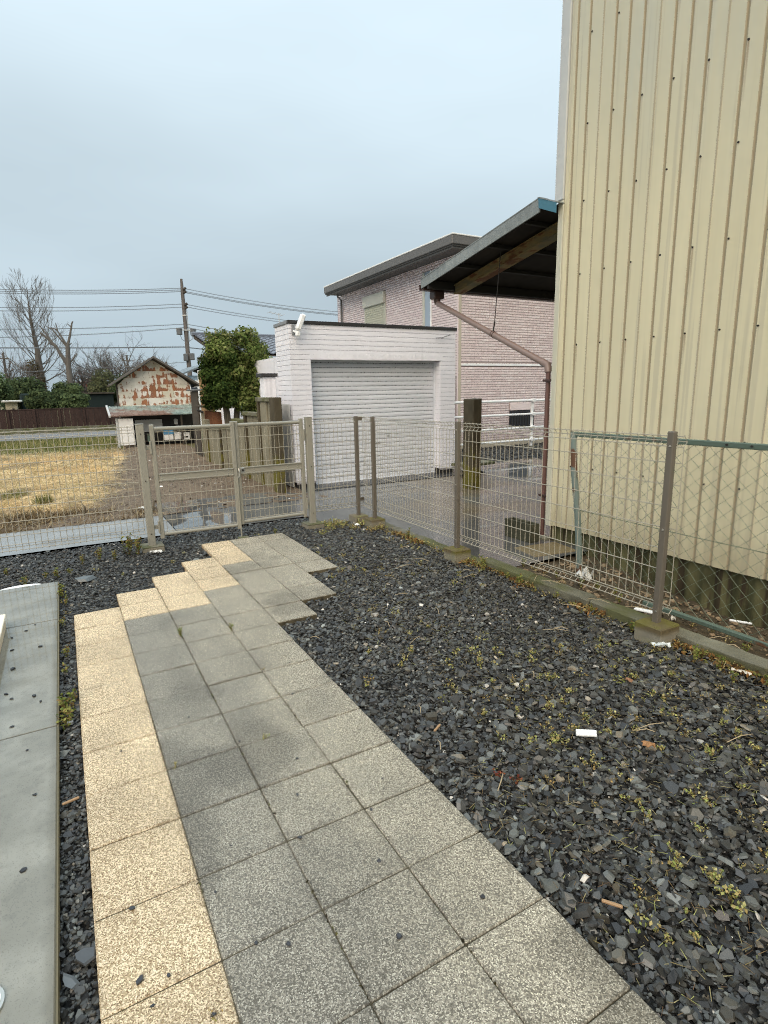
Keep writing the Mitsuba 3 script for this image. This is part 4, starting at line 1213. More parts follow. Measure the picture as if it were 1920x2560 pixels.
# ------------------------------------------------------------------ houses far behind
k_ = 'cream_hut'
lab(k_, 'small cream hut with a pale flat roof behind the brown fence, far left', 'hut')
part(k_, 'wall', box(-2.95, -2.36, 42, 44, -.05, 1.36), 'm_hut')
part(k_, 'roof', cbox(-3.15, -2.08, 41.8, 44.2, 1.362, 1.50, .03), 'm_fasciatop')
part(k_, 'vent', box(-2.62, -2.5, 41.99, 41.998, .85, 1.0), 'm_dark')
one('dark_hedge', rot(cbox(-2.2, -1.2, 43, 44, -.05, 1.9, .1), np.eye(3)), 'm_hedge'); lab('dark_hedge', 'dark hedge right of the cream hut', 'hedge')
k_ = 'dark_barn'
part(k_, 'wall', box(1.2, 3.2, 43, 46, -.05, 1.78), 'm_hedge'); part(k_, 'roof', cbox(1.1, 3.3, 42.8, 46.2, 1.782, 1.88, .02), 'm_oldwood')
lab(k_, 'low black-walled barn behind the brown fence next to the pines', 'barn')
k_ = 'red_house'
part(k_, 'wall', extr([(1.95, -.05), (3.1, -.05), (3.1, 3.0), (2.48, 3.3), (1.95, 3.02)], 60, 64, 'y'), 'm_redwall')
for a, b in (((2.48, 3.38), (1.78, 3.02)), ((2.48, 3.38), (3.6, 2.92))):
    part(k_, 'roof', extr([a, b, (b[0], b[1] - .07), (a[0], a[1] - .07)], 59.7, 64.2, 'y'), 'm_fasciatop')
lab(k_, 'dark red gabled house far behind the bare trees', 'house')

k_ = 'blue_grey_house'
lab(k_, 'blue-grey house with white trim between the shed and the evergreen tree', 'house')
part(k_, 'wall', box(5.9, 8.6, 32.6, 38, -.05, 2.62), 'm_navyhouse')
part(k_, 'roof', extr([(5.6, 2.62), (7.3, 3.30), (9, 2.62), (9, 2.55), (7.3, 3.2), (5.6, 2.55)], 32.2, 38.4, 'y'), 'm_navyroof')
part(k_, 'bay', box(6.15, 6.75, 32.3, 32.598, -.05, 2.35), 'm_white')
part(k_, 'window', cbox(6.28, 6.62, 32.28, 32.298, 1.35, 2.0, .006), 'm_glassdark')
part(k_, 'balcony', cbox(6.1, 7.0, 32.0, 32.29, 1.10, 1.32, .01), 'm_white')
part(k_, 'drainpipe', tube([[6.0, 32.55, 2.5], [6.0, 32.55, .0]], .05, 6), 'm_white')

k_ = 'tile_roof_house'
lab(k_, 'white-walled house with a grey tiled roof behind the evergreen tree', 'house')
part(k_, 'wall', box(4.55, 9, 15.9, 22, -.05, 2.45), 'm_plaster')
part(k_, 'side_wall', box(3.52, 3.615, 15.6, 16.9, -.05, 2.2), 'm_yellowwall')
part(k_, 'eaves_board', extr([(15.35, 2.50), (15.9, 2.52), (15.9, 2.30), (15.35, 2.44)], 3.55, 9, 'x'), 'm_oldwood')
part(k_, 'barge_board', rot(cbox(4.95, 6.4, 15.32, 15.36, 2.42, 2.54, .01), Ry(.25), about=(5.0, 15.34, 2.5)), 'm_soffit')
part(k_, 'window_hood', cbox(4.95, 5.6, 15.7, 15.9, 1.74, 1.80, .01), 'm_oldwood')
part(k_, 'drainpipe', tube([[5.35, 15.4, 2.45], [5.25, 15.5, 2.38], [5.1, 15.6, 2.15]], .02, 6), 'm_white')
# kawara tiles: wavy tile pieces on the slope facing the camera
tx0, tx1, ty0, ty1, tz0, tz1 = 3.7, 9.0, 15.25, 18.0, 2.60, 3.30
nrow, ncol = 11, 26
wv_ = (tx1 - tx0) / ncol
for r in range(nrow):
    ya, yb2 = ty0 + (ty1 - ty0) * r / nrow, ty0 + (ty1 - ty0) * (r + 1) / nrow + .04
    za, zb2 = tz0 + (tz1 - tz0) * r / nrow + .03, tz0 + (tz1 - tz0) * (r + 1) / nrow + .008
    for c in range(ncol):
        xx = tx0 + c * wv_ + np.array([0, .2, .4, .55, .7, .85, 1.0]) * wv_
        hh = np.array([.020, .004, .0, .006, .034, .042, .020])
        v = np.array([[x, y, z + h] for x, h in zip(xx, hh) for y, z in ((ya, za), (yb2, zb2), (ya, za - .03))])
        f = []
        for q_ in range(6):
            o = q_ * 3
            f += [[o, o + 3, o + 4], [o, o + 4, o + 1], [o, o + 5, o + 3], [o, o + 2, o + 5]]
        if r * ncol + c < 290: part(k_, 'roof_tile', (v, np.array(f)), 'm_tile')
part(k_, 'roof_base', extr([(ty0, tz0 - .03), (ty1, tz1 - .02), (ty1, tz1 - .1), (ty0, tz0 - .06)], tx0, tx1, 'x'), 'm_oldwood')
part(k_, 'ridge', cbox(tx0 - .05, tx1, ty1 - .08, ty1 + .1, tz1 - .03, tz1 + .10, .03), 'm_tile')
part(k_, 'gable_roof', extr([(3.30, 2.52), (3.75, 2.86), (3.75, 2.70), (3.36, 2.42)], 15.1, 15.9, 'y'), 'm_tile')
part(k_, 'ridge_end_tile', extr([(3.40, 2.58), (3.62, 2.62), (3.66, 2.86), (3.58, 2.96), (3.52, 2.80), (3.42, 2.74)], 15.0, 15.1, 'y'), 'm_tile')
k_ = 'tv_antenna'
part(k_, 'mast', tube([[6.05, 17.0, 2.9], [6.05, 17.0, 3.92]], .012, 6), 'm_trimgrey')
part(k_, 'boom', tube([[5.75, 17.0, 3.93], [6.16, 17.0, 3.86]], .010, 6), 'm_trimgrey')
for t in (0, .35, .7, 1):
    part(k_, 'element', tube([[5.75 + .41 * t, 16.8, 3.93 - .07 * t], [5.75 + .41 * t, 17.2, 3.93 - .07 * t]], .006, 5), 'm_trimgrey')
lab(k_, 'grey television antenna behind the garage parapet', 'antenna')

k_ = 'cedar_shed'
lab(k_, 'low lean-to of reddish brown boards left of the evergreen trunk', 'shed')
for i in range(9):
    part(k_, 'board', cbox(3.20 + i * .055, 3.252 + i * .055, 15.0, 15.02, -.05, 1.16 - .008 * i, .004), 'm_cedar')
part(k_, 'post', cbox(3.10, 3.17, 14.9, 14.99, -.05, 1.12, .006), 'm_plank')
part(k_, 'roof', rot(cbox(3.05, 3.72, 14.75, 15.45, 1.20, 1.25, .01), Ry(.16), about=(3.4, 15, 1.2)), 'm_oldwood')
part(k_, 'gutter', tube([[2.98, 14.8, 1.18], [3.12, 14.8, 1.12]], .03, 8), 'm_dark')
part(k_, 'side_slats', box(3.06, 3.10, 15.1, 15.9, -.05, 1.65), 'm_oldwood')
part(k_, 'side_roof', cbox(2.98, 3.25, 15.05, 16.0, 1.66, 1.70, .01), 'm_boxgrey')

# ------------------------------------------------------------------ utility pole and wires
k_ = 'utility_pole'
lab(k_, 'tall grey concrete utility pole with transformers behind the shed', 'utility pole')
px_, py_ = 8.94, 46.0
part(k_, 'shaft', tube([[px_, py_, -.05], [px_, py_, 9.0], [px_, py_, 10.06]], [.20, .13, .09], 12), 'm_concpole', smooth=40)
for z in (9.38, 9.15, 8.28, 8.05):
    part(k_, 'insulator', tube([[px_ + .05, py_ - .15, z - .1], [px_ + .24, py_ - .15, z + .05]], .09, 8), 'm_oldwood')
for s in (-1, 1):
    tt = k_ + ('__transformer' if s < 0 else '__transformer_001')
    part(tt, 'tank', tube([[px_ + s * .5, py_ - .1, 6.06], [px_ + s * .5, py_ - .1, 6.46]], .21, 12), 'm_boxgrey')
    part(tt, 'top', tube([[px_ + s * .5, py_ - .1, 6.462], [px_ + s * .5, py_ - .1, 6.52]], .235, 12), 'm_capgrey')
    part(tt, 'lead', tube([[px_ + s * .45, py_ - .1, 6.08], [px_ + s * .38, py_ - .1, 5.75], [px_ + s * .1, py_ - .1, 5.55]], .02, 5), 'm_cable')
part(k_, 'crossarm', cbox(px_ - .75, px_ + .75, py_ - .2, py_ - .1, 6.36, 6.44, .01), 'm_trimgrey')
part(k_, 'junction_box', cbox(px_ - .38, px_ - .08, py_ - .35, py_ - .1, 4.15, 4.68, .03), 'm_boxgrey')
part(k_, 'junction_box', cbox(px_ + .05, px_ + .42, py_ - .35, py_ - .1, 4.22, 4.72, .03), 'm_boxgrey')
part(k_, 'band', tube([[px_, py_, 7.44], [px_, py_, 7.5]], .19, 12), 'm_fasciatop')
part(k_, 'conduit', tube([[px_ + .2, py_, 5.6], [px_ + .2, py_, 7.9]], .03, 5), 'm_trimgrey')


def cable(x0, z0, x1, z1, sag, r, lb, grp, y1=46.0, y0=46.0):
    kk = num('power_cable')
    t = np.linspace(0, 1, 24)
    one(kk, tube(np.stack([x0 + (x1 - x0) * t, y0 + (y1 - y0) * t, z0 + (z1 - z0) * t - sag * 4 * t * (1 - t)], 1), r, 5), 'm_cable')
    lab(kk, lb, 'cable', grp)


# left spans run off frame to the next pole; slopes follow the photograph
for (zp, wd, r) in [(9.42, 'uppermost', .022), (9.30, 'middle', .022), (9.18, 'lowest', .022)]:
    cable(px_, zp, -25, zp - .1, .9, r, f'thin grey power cable, {wd} of the top three left of the pole', 'top cables left of the pole')
for (zp, wd, r) in [(8.30, 'upper', .022), (8.08, 'lower', .022)]:
    cable(px_, zp, -25, zp - .1, .9, r, f'thin grey power cable, {wd} of the second-tier pair left of the pole', 'second-tier cables left of the pole')
cable(px_, 6.86, -25, 6.7, .80, .024, 'grey cable just above the transformers, left of the pole', None)
cable(px_, 6.62, -25, 6.2, 1.0, .024, 'grey cable level with the transformers, left of the pole', None)
cable(px_, 5.20, -25, 5.0, .25, .045, 'thick dark cable below the transformers, crossing the bare trees', None)
cable(px_, 4.1, -25, 3.4, .6, .018, 'thin low cable crossing the bare trees near the shed roof', None)
for (zp, wd, r) in [(9.42, 'uppermost', .022), (9.22, 'middle', .022), (9.14, 'lowest', .022)]:
    cable(px_, zp, 40, zp - .25, 1.0, r, f'thin grey power cable, {wd} of the top three right of the pole', 'top cables right of the pole')
for (zp, wd, r) in [(8.30, 'upper', .022), (8.12, 'lower', .022)]:
    cable(px_, zp, 40, zp - .3, 1.0, r, f'thin grey power cable, {wd} of the second-tier pair right of the pole', 'second-tier cables right of the pole')
cable(px_, 6.86, 40, 6.5, 1.0, .024, 'grey cable dropping from the transformers towards the tiled roof', None)
cable(px_, 6.64, 40, 6.2, 1.3, .024, 'lower grey cable right of the transformers, vanishing behind the evergreen tree', None)
cable(px_, 5.16, 14, 5.0, .1, .04, 'thick dark cable right of the pole, ending at the evergreen tree', None)
for i, (x, z) in enumerate([(-2.78, 4.0), (4.42, 3.9), (7.0, 3.4)]):
    kk = num('far_pole')
    part(kk, 'shaft', tube([[x * 1.25, 55, 0], [x * 1.25, 55, z + 1.2]], [.13, .08], 8), 'm_concpole'); part(kk, 'crossarm', cbox(x * 1.25 - .35, x * 1.25 + .35, 54.8, 54.9, z + .7, z + .78, .01), 'm_concpole')
    lab(kk, ['thin far utility pole at the left edge, in front of the bare trees', 'thin far utility pole directly above the left slope of the shed roof', 'thin far utility pole between the shed roof and the tall pole'][i], 'utility pole')

# ------------------------------------------------------------------ trees beyond the brown fence
def tree_obj(key, label, trunk=None, crown_mb=None, bark='m_barkhaze', leaf='m_leaf'):
    if trunk is not None: trunk.put(key + '__trunk', bark)
    if crown_mb is not None: crown_mb.put(key + '__crown', leaf, color=True)
    lab(key, label, 'tree')


rng = np.random.default_rng(5)
# tall upright bare tree with fine twigs
m = MB(); tw = MB()
pts = np.array([[-.95, 50, 0], [-1.0, 50, 2.5], [-1.0, 50, 5.0], [-1.15, 50, 7.2], [-1.12, 50, 9.2]])
m.add(tube(pts, [.30, .26, .17, .08, .02], 8, False))
for i in range(44):
    t = .26 + .70 * (i + rng.random()) / 44; f_ = t * 4; j = min(int(f_), 3)
    q = pts[j] + (pts[j + 1] - pts[j]) * (f_ - j)
    a = i * 2.4 + rng.uniform(-.4, .4)
    k = 1.0 if i % 4 else 1.6
    d = np.array([math.cos(a) * k, math.sin(a) * k, .9 if t > .42 else .45])
    branch(m if i % 3 == 0 else tw, q, d / np.linalg.norm(d), (2.5 - 2.0 * t) * rng.uniform(.75, 1.25) + .25, .055 * (1.2 - t), 3, .30, 3, .45, .16)
tree_obj('bare_tree', 'tallest bare tree with a dense spray of fine twigs, left of the pruned trunk', m)
tw.put('bare_tree__twigs', 'm_barkhaze')
iv = crown([(-1.15, 49.8, 2.6, .55, .5, 1.3), (-1.5, 49.8, 3.8, .5, .5, .7)], 2600, .07, np.array([(.10, .075, .04), (.13, .10, .05), (.16, .14, .07)]), .3, 1.4)
iv.put('bare_tree__ivy', 'm_leaf', color=True)
# pruned forked tree
m = MB()
m.add(tube([[.78, 46, 0], [.80, 46, 3.0], [.82, 46, 3.9], [.93, 46, 5.15]], [.22, .20, .18, .14], 10))
for P_, R_ in [([[.93, 46, 5.1], [1.18, 46, 5.9], [1.36, 46, 6.6], [1.44, 46, 6.75]], [.13, .10, .07, .05]), ([[1.30, 46, 6.35], [1.10, 46, 6.55]], [.05, .04]), ([[.90, 46, 5.1], [.62, 46, 5.7], [.40, 46, 6.15], [.05, 46, 6.30]], [.10, .08, .06, .04]), ([[.45, 46, 6.1], [.38, 46, 6.6]], [.05, .035]),
               ([[.88, 46, 5.0], [.5, 46, 5.6], [.1, 46, 6.2], [-.2, 46, 6.35]], [.08, .07, .05, .04]), ([[.80, 46, 3.8], [.45, 46, 4.5], [.2, 46, 5.1], [.02, 46, 5.3], [-.2, 46, 5.75], [-.6, 46, 6.4]], [.19, .16, .14, .10, .07, .05]), ([[.2, 46, 5.0], [-.2, 46, 5.55], [-.62, 46, 5.95]], [.13, .11, .08]),
               ([[.9, 46, 3.95], [1.15, 46, 4.2], [1.45, 46, 4.6]], [.09, .07, .05]), ([[.95, 46, 5.1], [1.2, 46, 5.3]], [.06, .04])]:
    m.add(tube(P_, np.array(R_) * .74, 7))
tree_obj('pruned_tree', 'hard-pruned bare tree with a thick forked trunk and stubby limbs', m)
# cherry trees
for i, (x, y, h, lb) in enumerate([(3.7, 48, 5.9, 'spreading bare cherry tree directly left of the shed roof'), (6.2, 52, 5.2, 'bare cherry tree whose crown shows above the shed ridge'), (2.0, 49, 4.3, 'lower tangle of bare cherry branches right of the pruned trunk'), (-2.6, 48, 4.2, 'low bare cherry tree with pale pink haze at the left edge')]):
    m = MB(); fl = MB()
    m.add(tube([[x, y, 0], [x + .05, y, h * .28], [x, y, h * .42]], [.17, .14, .11], 7, False))
    tips = []
    for j in range(14):
        a = j * .9 + rng.uniform(-.3, .3)
        d = np.array([math.cos(a), math.sin(a) * .7, rng.uniform(.5, 1.1)])
        branch(m, np.array([x, y, h * rng.uniform(.3, .44)]), d / np.linalg.norm(d), h * rng.uniform(.26, .38), .075, 3, .5, 4, .2, .25)
    P = np.vstack([q for q in m.v])
    P = P[P[:, 2] > h * .45]
    P = P[rng.choice(len(P), min(700, len(P)), replace=False)]
    fl.add(*leaf_cloud(P, rng.normal(0, 1, P.shape), .045, np.tile([[.45, .30, .30]], (len(P), 1)) * rng.uniform(.7, 1.3, (len(P), 1)), 1.2))
    kk = num('cherry_tree')
    m.put(kk + '__trunk', 'm_barkhaze'); fl.put(kk + '__blossom', 'm_leaf', color=True)
    lab(kk, lb, 'tree')
# evergreens
PD = np.array([(.045, .065, .040), (.070, .098, .052), (.10, .135, .062), (.135, .175, .080), (.18, .22, .10)])  # greens lightened and greyed, a mild distance haze painted into the leaves
EV = [('pine_tree', 'layered garden pine in front of the pruned trunk', [(.9, 40, 2.1, .45, .4, .35), (.75, 40, 1.6, .75, .6, .35), (1.25, 40, 1.55, .45, .4, .25), (.35, 40, 1.25, .5, .45, .25), (1.0, 40, 1.15, .65, .5, .25)], 3600, .095),
      ('broadleaf_tree', 'dark rounded evergreen left of the layered pine', [(-1.0, 40.5, 1.6, .75, .6, .55), (-.55, 40.3, 1.2, .6, .5, .45), (-1.45, 40.4, 1.35, .5, .5, .45)], 3200, .10),
      ('broadleaf_tree', 'large dark evergreen mass behind the cream hut', [(-2.1, 44, 2.2, 1.0, .8, .85), (-1.5, 44.5, 2.3, .8, .8, .7), (-2.4, 45, 1.6, .9, .8, .8)], 3800, .11),
      ('broadleaf_tree', 'green evergreen at the left edge, in front of the cream hut', [(-3.15, 40, 2.45, .75, .7, .7), (-3.5, 40, 1.8, .7, .6, .6), (-2.75, 40.2, 1.95, .45, .5, .45)], 3200, .10),
      ('broadleaf_tree', 'dull green evergreen behind the layered pine', [(.3, 46, 2.1, .75, .6, .65), (-.1, 45, 1.7, .6, .6, .5)], 2200, .11),
      ('broadleaf_tree', 'olive evergreen in front of the cherry left of the shed', [(2.9, 45.5, 2.7, .9, .7, .9), (3.4, 45, 1.8, .8, .7, .8), (2.3, 45, 2.2, .6, .6, .5)], 2800, .10),
      ('broadleaf_tree', 'dark evergreen beside the left eave of the shed', [(3.8, 44, 1.9, .8, .7, .8), (4.4, 46, 2.6, .8, .7, .7)], 2200, .11)]
for i, (nm, lb, bl, n, s) in enumerate(EV):
    kk = num(nm)
    x = bl[0][0]
    pal = PD * (1.25 if i in (0, 3) else (.85 if i in (1, 2, 6) else 1.0)) * (np.array([1.25, 1.0, 1.1]) if i == 5 else 1)
    crown(bl, n, s, pal, .35, 1.5).put(kk + '__crown', 'm_leaf', color=True)
    one(kk + '__trunk', tube([[x, bl[0][1], -.05], [x, bl[0][1], bl[0][2]]], [.12, .06], 8), 'm_barkhaze')
    lab(kk, lb, 'tree')
# far wood line
rng = np.random.default_rng(15)
mb = crown([(x, 95 + rng.uniform(-6, 6), rng.uniform(.8, 2.0), 4, 3, rng.uniform(1.2, 2.4)) for x in np.arange(-50, 60, 4.2)], 16000, .33, PD * .9 + .02, .4, 1.5)
mb.put('far_wood', 'm_leaf', color=True); lab('far_wood', 'low far-off line of trees on the horizon', 'wood', kind='stuff')
# ------------------------------------------------------------------ weeds, straw, litter
rng = np.random.default_rng(21)


def tuft_mesh(h, r, ns, nl, ls, pal, lean=.5, stemc=(.16, .12, .05)):
    m = MB()
    for i in range(ns):
        a = rng.uniform(0, 6.28); l = rng.uniform(0, lean)
        b = np.array([math.cos(a) * r * .3 * rng.random(), math.sin(a) * r * .3 * rng.random(), 0])
        d = np.array([math.cos(a) * l, math.sin(a) * l, 1.0]); d /= np.linalg.norm(d)
        L = h * rng.uniform(.55, 1.1)
        e = b + d * L
        mid = (b + e) / 2 + rng.normal(0, .08, 3) * L
        m.add(tube([b, mid, e], [.0011, .0009, .0006], 3, False), stemc)
        t = np.clip(rng.beta(2.2, 1.1, nl), .1, 1.0)[:, None]
        P = b * (1 - t) ** 2 + 2 * mid * t * (1 - t) + e * t ** 2 + rng.normal(0, ls * .45, (nl, 3))
        c = pal[rng.integers(0, len(pal), nl)] * rng.uniform(.75, 1.3, (nl, 1))
        m.add(*leaf_cloud(P, rng.normal(0, .5, (nl, 3)) + np.array([0, 0, .9]), ls, c, 1.5))
    return m


YG = np.array([(.48, .48, .17), (.38, .42, .13), (.60, .55, .26), (.28, .33, .10), (.50, .41, .18), (.40, .30, .12)])
DRY = np.array([(.55, .42, .18), (.46, .31, .12), (.64, .54, .27), (.38, .38, .13)])
GRN = np.array([(.12, .16, .04), (.20, .23, .06), (.29, .29, .09), (.28, .19, .08)])
PROT = {}
for nm, n, arg in [('a', 6, (.028, .03, 5, 6, .0078, YG, 1.1)), ('b', 6, (.050, .05, 6, 5, .0075, YG, 1.9)), ('d', 5, (.045, .06, 7, 4, .0065, DRY, 2.4)), ('g', 3, (.085, .03, 7, 7, .011, GRN, .45)), ('t', 2, (.13, .05, 11, 9, .011, GRN, .4)), ('r', 1, (.03, .04, 7, 4, .008, np.array([(.20, .05, .04), (.28, .10, .05)]), 1.6))]:
    PROT[nm] = []
    for i in range(n):
        m = tuft_mesh(*arg)
        PROT[nm].append(mikit.ply(m.mesh(), 'm_leaf', color=m.col()))


def weed(kind, x, y, s, label, grp, key='weed', z=-.022, cat='weed'):
    kk = num(key)
    d = dict(rnd.choice(PROT[kind]))
    d['to_world'] = T().translate([x, y, z]).rotate([0, 0, 1], rnd.uniform(0, 360)).scale([s, s, s * rnd.uniform(.85, 1.15)])
    scene[kk] = d
    lab(kk, label, cat, grp)


# stonecrop tufts where the photograph shows them (right bed)
for i in range(225):
    for _ in range(60):
        x, y = rnd.uniform(1.2, 3.02), .72 + rnd.random() ** 1.35 * 4.6
        dens = meshkit.noise(np.array([[x * 1.6, y * 1.6, 1.0]]), 6)[0]
        if not in_pave(np.array([x]), np.array([y]), .02)[0] and rnd.random() < dens ** 2 * 1.6 and (x > 1.5 or rnd.random() < .5): break
    kd = rnd.choices('abd', [.42, .30, .28])[0]
    weed(kd, x, y, rnd.uniform(.55, 1.25), 'small pale yellow weed tuft growing through the dark gravel right of the path' if kd != 'd' else 'small withered straw-coloured weed in the dark gravel right of the path', 'yellow weeds in the right gravel' if kd != 'd' else 'withered weeds in the right gravel')
for i, (x, y, s, k) in enumerate([(2.95, 5.85, 1.6, 'b'), (2.80, 5.95, 1.5, 'b'), (2.65, 6.0, 1.6, 'b'), (2.72, 5.80, 1.2, 'b'), (2.93, 5.55, 1.4, 'd'), (3.02, 5.5, 1.5, 'd'), (2.55, 5.85, 1.3, 'b'), (2.85, 5.72, 1.3, 'd'), (2.42, 5.75, 1.2, 'b'), (2.62, 6.08, 1.5, 'b'), (2.75, 6.1, 1.4, 'b')]):
    for q_ in range(3):
        weed(k, x + (rnd.uniform(-.08, .08) if q_ else 0), y + (rnd.uniform(-.1, .1) if q_ else 0), s * rnd.uniform(.9, 1.35), 'straw-yellow weed around the fence footings at the far corner', 'weeds at the fence corner')
for i in range(16):
    y = 3.95 + i * .11
    weed(rnd.choice('ddbg') if i > 2 else 'd', 3.10 + rnd.uniform(-.06, .04), y, rnd.uniform(.9, 1.5), 'yellowing weed along the gravel edge beyond the second fence post', 'weeds along the far kerb')
for i in range(5):
    weed('b', 3.10 + rnd.uniform(-.05, .09), 3.93 - i * .045, rnd.uniform(1.2, 1.7), 'bright yellow-green weed at the foot of the middle fence post', 'bright weeds by the middle post')
for i in range(26):
    y = 3.75 - i * .088
    weed(rnd.choice('gdgd'), 3.10 + rnd.uniform(-.07, .03), y, rnd.uniform(.7, 1.25), 'green and rusty weed growing against the mossy kerb', 'weeds along the near kerb')
for i in range(16):
    weed(rnd.choice('gd'), 3.30 + rnd.uniform(0, .25), 3.6 - i * .13, rnd.uniform(.7, 1.2), 'scrubby weed in the soil behind the mossy kerb', 'weeds behind the kerb', z=-.03)
for (x, y, s) in [(2.98, 1.72, 1.1), (3.02, 1.6, 1.2), (2.95, 1.48, .9), (3.05, 1.35, 1.1), (3.02, 1.2, 1.2)]:
    weed('g', x, y, s, 'leafy green weed beside the nearest fence footing', 'weeds by the nearest footing')
weed('t', .42, 6.02, 1.9, 'tall bushy green and red weed left of the gate post footing', None, key='bushy_weed')
weed('t', .50, 5.97, 1.5, 'shorter bushy weed pressed against the tall one by the gate post', None, key='bushy_weed')
for i, (x, y, s, k) in enumerate([(.15, 5.98, 1.0, 't'), (.0, 5.9, .8, 't'), (.28, 5.9, .9, 't'), (-.3, 5.6, .9, 'g'), (-.45, 5.45, 1.2, 'g'), (-.2, 5.55, 1.1, 'g'), (-.1, 5.62, .8, 'g'), (.1, 5.6, .8, 'b'), (.75, 5.45, .8, 'b'), (-.6, 5.9, .9, 'g'), (.3, 5.3, .7, 'b'), (-.7, 6.2, 1, 'd'), (.9, 5.75, .7, 'b'), (1.75, 6.05, .8, 'b'), (1.95, 6.0, .8, 'g')]):
    weed(k, x, y, s, 'reddish green weed in the gravel in front of the left mesh fence', 'weeds in the left gravel')
for i, (x, y, s, k) in enumerate([(-.15, 2.95, 1.35, 'g'), (-.17, 3.02, 1.3, 'g'), (-.13, 3.08, 1.1, 'g'), (-.16, 2.88, 1.0, 'g'), (-.16, 3.5, .8, 'g'), (-.15, 3.75, .9, 'g'), (-.17, 4.3, .9, 'g'), (-.15, 4.75, 1.0, 'g'), (-.16, 4.95, 1.1, 'g'), (-.14, 4.55, .7, 'd'), (-.17, 5.1, 1.1, 'g')]):
    weed(k, x, y, s, ['largest olive weed in the gap between porch slab and beige pavers', 'olive weed pressed behind the largest one in the porch gap', 'upright olive weed just beyond the large clump in the porch gap', 'low olive weed just in front of the large clump in the porch gap'][i] if i < 4 else 'small olive weed in the far half of the gap beside the porch slab', 'weeds in the porch gap' if i < 4 else 'small weeds in the far porch gap')
for (x, y, s, k) in [(.50, 3.62, .8, 'g'), (.812, 3.55, .7, 'g'), (.62, 2.262, .7, 'b'), (.24, 2.26, .5, 'b'), (.15, 1.2, .5, 'd'), (.82, 2.9, .4, 'd')]:
    weed(k, x, y, s, 'tiny green weed sprouting from a joint between the pavers', 'weeds in the path joints', z=0)
for (x, y) in [(1.38, 1.55), (1.42, 1.48)]:
    weed('r', x, y, 1.2, 'dark red withered weed at the path edge, the one ' + ('farther away' if y > 1.5 else 'nearer the camera'), 'red weeds by the path')

# straw and grass on the lot
def blades(n, x0, x1, y0, y1, L, w, pal, keep, lift, z=0.0):
    x, y = rng.uniform(x0, x1, n), rng.uniform(y0, y1, n)
    m = keep(x, y); x, y = x[m], y[m]; n = len(x)
    a = rng.uniform(0, 6.28, n)
    l = L * rng.uniform(.5, 1.4, n)
    e = np.stack([np.cos(a), np.sin(a), rng.uniform(-.2, 1, n) * lift], 1); e /= np.linalg.norm(e, axis=1, keepdims=True)
    zz = lotz(x, y) + .006 + z
    P = np.stack([x, y, zz], 1)
    sd = np.stack([-np.sin(a), np.cos(a), np.zeros(n)], 1) * w
    v = np.stack([P - sd, P + sd, P + e * l[:, None]], 1).reshape(-1, 3)
    c = pal[rng.integers(0, len(pal), n)] * rng.uniform(.7, 1.3, (n, 1))
    return (v, np.arange(3 * n).reshape(-1, 3)), np.repeat(c, 3, axis=0)


STR = np.array([(.64, .49, .27), (.50, .36, .17), (.76, .63, .40), (.33, .23, .11), (.40, .36, .14)])
def kst(x, y): return (x < .40 + .115 * (y - 9.4) + rng.normal(0, .15, len(x))) & (y > 9.0 + rng.normal(0, .2, len(x)))
MB().add(*blades(26000, -2.6, 1.4, 8.9, 14, .11, .004, STR, kst, .35)).add(*blades(14000, -3.2, 1.8, 14, 19.3, .14, .007, STR, kst, .35)).put('straw', 'm_leaf', color=True)
lab('straw', 'golden straw and dead grass strewn over the vacant lot', 'straw', kind='stuff')
GRS = np.array([(.11, .14, .04), (.20, .22, .07), (.34, .29, .13), (.08, .10, .03), (.42, .33, .16)])
MB().add(*blades(15000, -5, 1.6, 19.0, 24.3, .17, .008, GRS, lambda x, y: y > 19.4 + rng.normal(0, .9, len(x)), 2.0)).add(*blades(900, -.55, -.25, 9.6, 10.4, .12, .006, GRS, lambda x, y: (x + .42) ** 2 + (y - 9.9) ** 2 < .02, 2.5)).add(*blades(1500, -1.5, -.5, 10, 11.6, .12, .006, GRS, lambda x, y: (x + 1.0) ** 2 + (y - 10.8) ** 2 < .12, 2.5)).put('grass', 'm_leaf', color=True)
lab('grass', 'green grass along the far edge of the vacant lot', 'grass', kind='stuff')
# dead stems along the pavement and pale crumbs on the earth
DS = np.array([(.36, .27, .14), (.28, .19, .10), (.50, .40, .25), (.16, .10, .05)])
MB().add(*blades(2600, -2.5, 1.6, 7.8, 9.1, .12, .005, DS, lambda x, y: rng.random(len(x)) < np.clip(1.1 - (y - 7.8) * .6 - (x > .3) * .5, 0, 1), .5)).add(*blades(3800, -2.5, 1.0, 7.82, 9.0, .17, .007, DS * .7, lambda x, y: meshkit.noise(np.stack([x * 3, y * 4, x * 0], 1), 4) > .56, .9)).put('dead_stems', 'm_leaf', color=True)
lab('dead_stems', 'brown dead stems littering the lot edge beside the wet pavement', 'dead stems', kind='stuff')
n = 2600
x = rng.uniform(-1.5, 2.9, n); y = rng.uniform(7.82, 20, n)
kp = (x > .30 + .115 * (y - 9.4)) | (y < 9)
x, y = x[kp], y[kp]; n = len(x)
r = np.clip(np.exp(rng.normal(math.log(.012), .5, n)), .005, .045)
cc_ = np.where(rng.random((n, 1)) < .12, np.array([[.55, .53, .49]]), np.array([[.13, .10, .075]])) * rng.uniform(.5, 1.3, (n, 1))
m, c = chips(x, y, lotz(x, y) + .006, r, cc_, .4)
MB().add(m, c).put('lot_pebbles', 'm_vc', color=True); lab('lot_pebbles', 'clods and pale stones scattered over the bare earth of the lot', 'stones', kind='stuff')
n = 900
x = rng.uniform(3.26, 4.25, n); y = rng.uniform(.8, 3.6, n)
dv = -.03 - .16 * np.clip((x - 3.4) / .9, 0, 1) * np.clip((4.1 - y) / 1.4, 0, 1.3) + .012
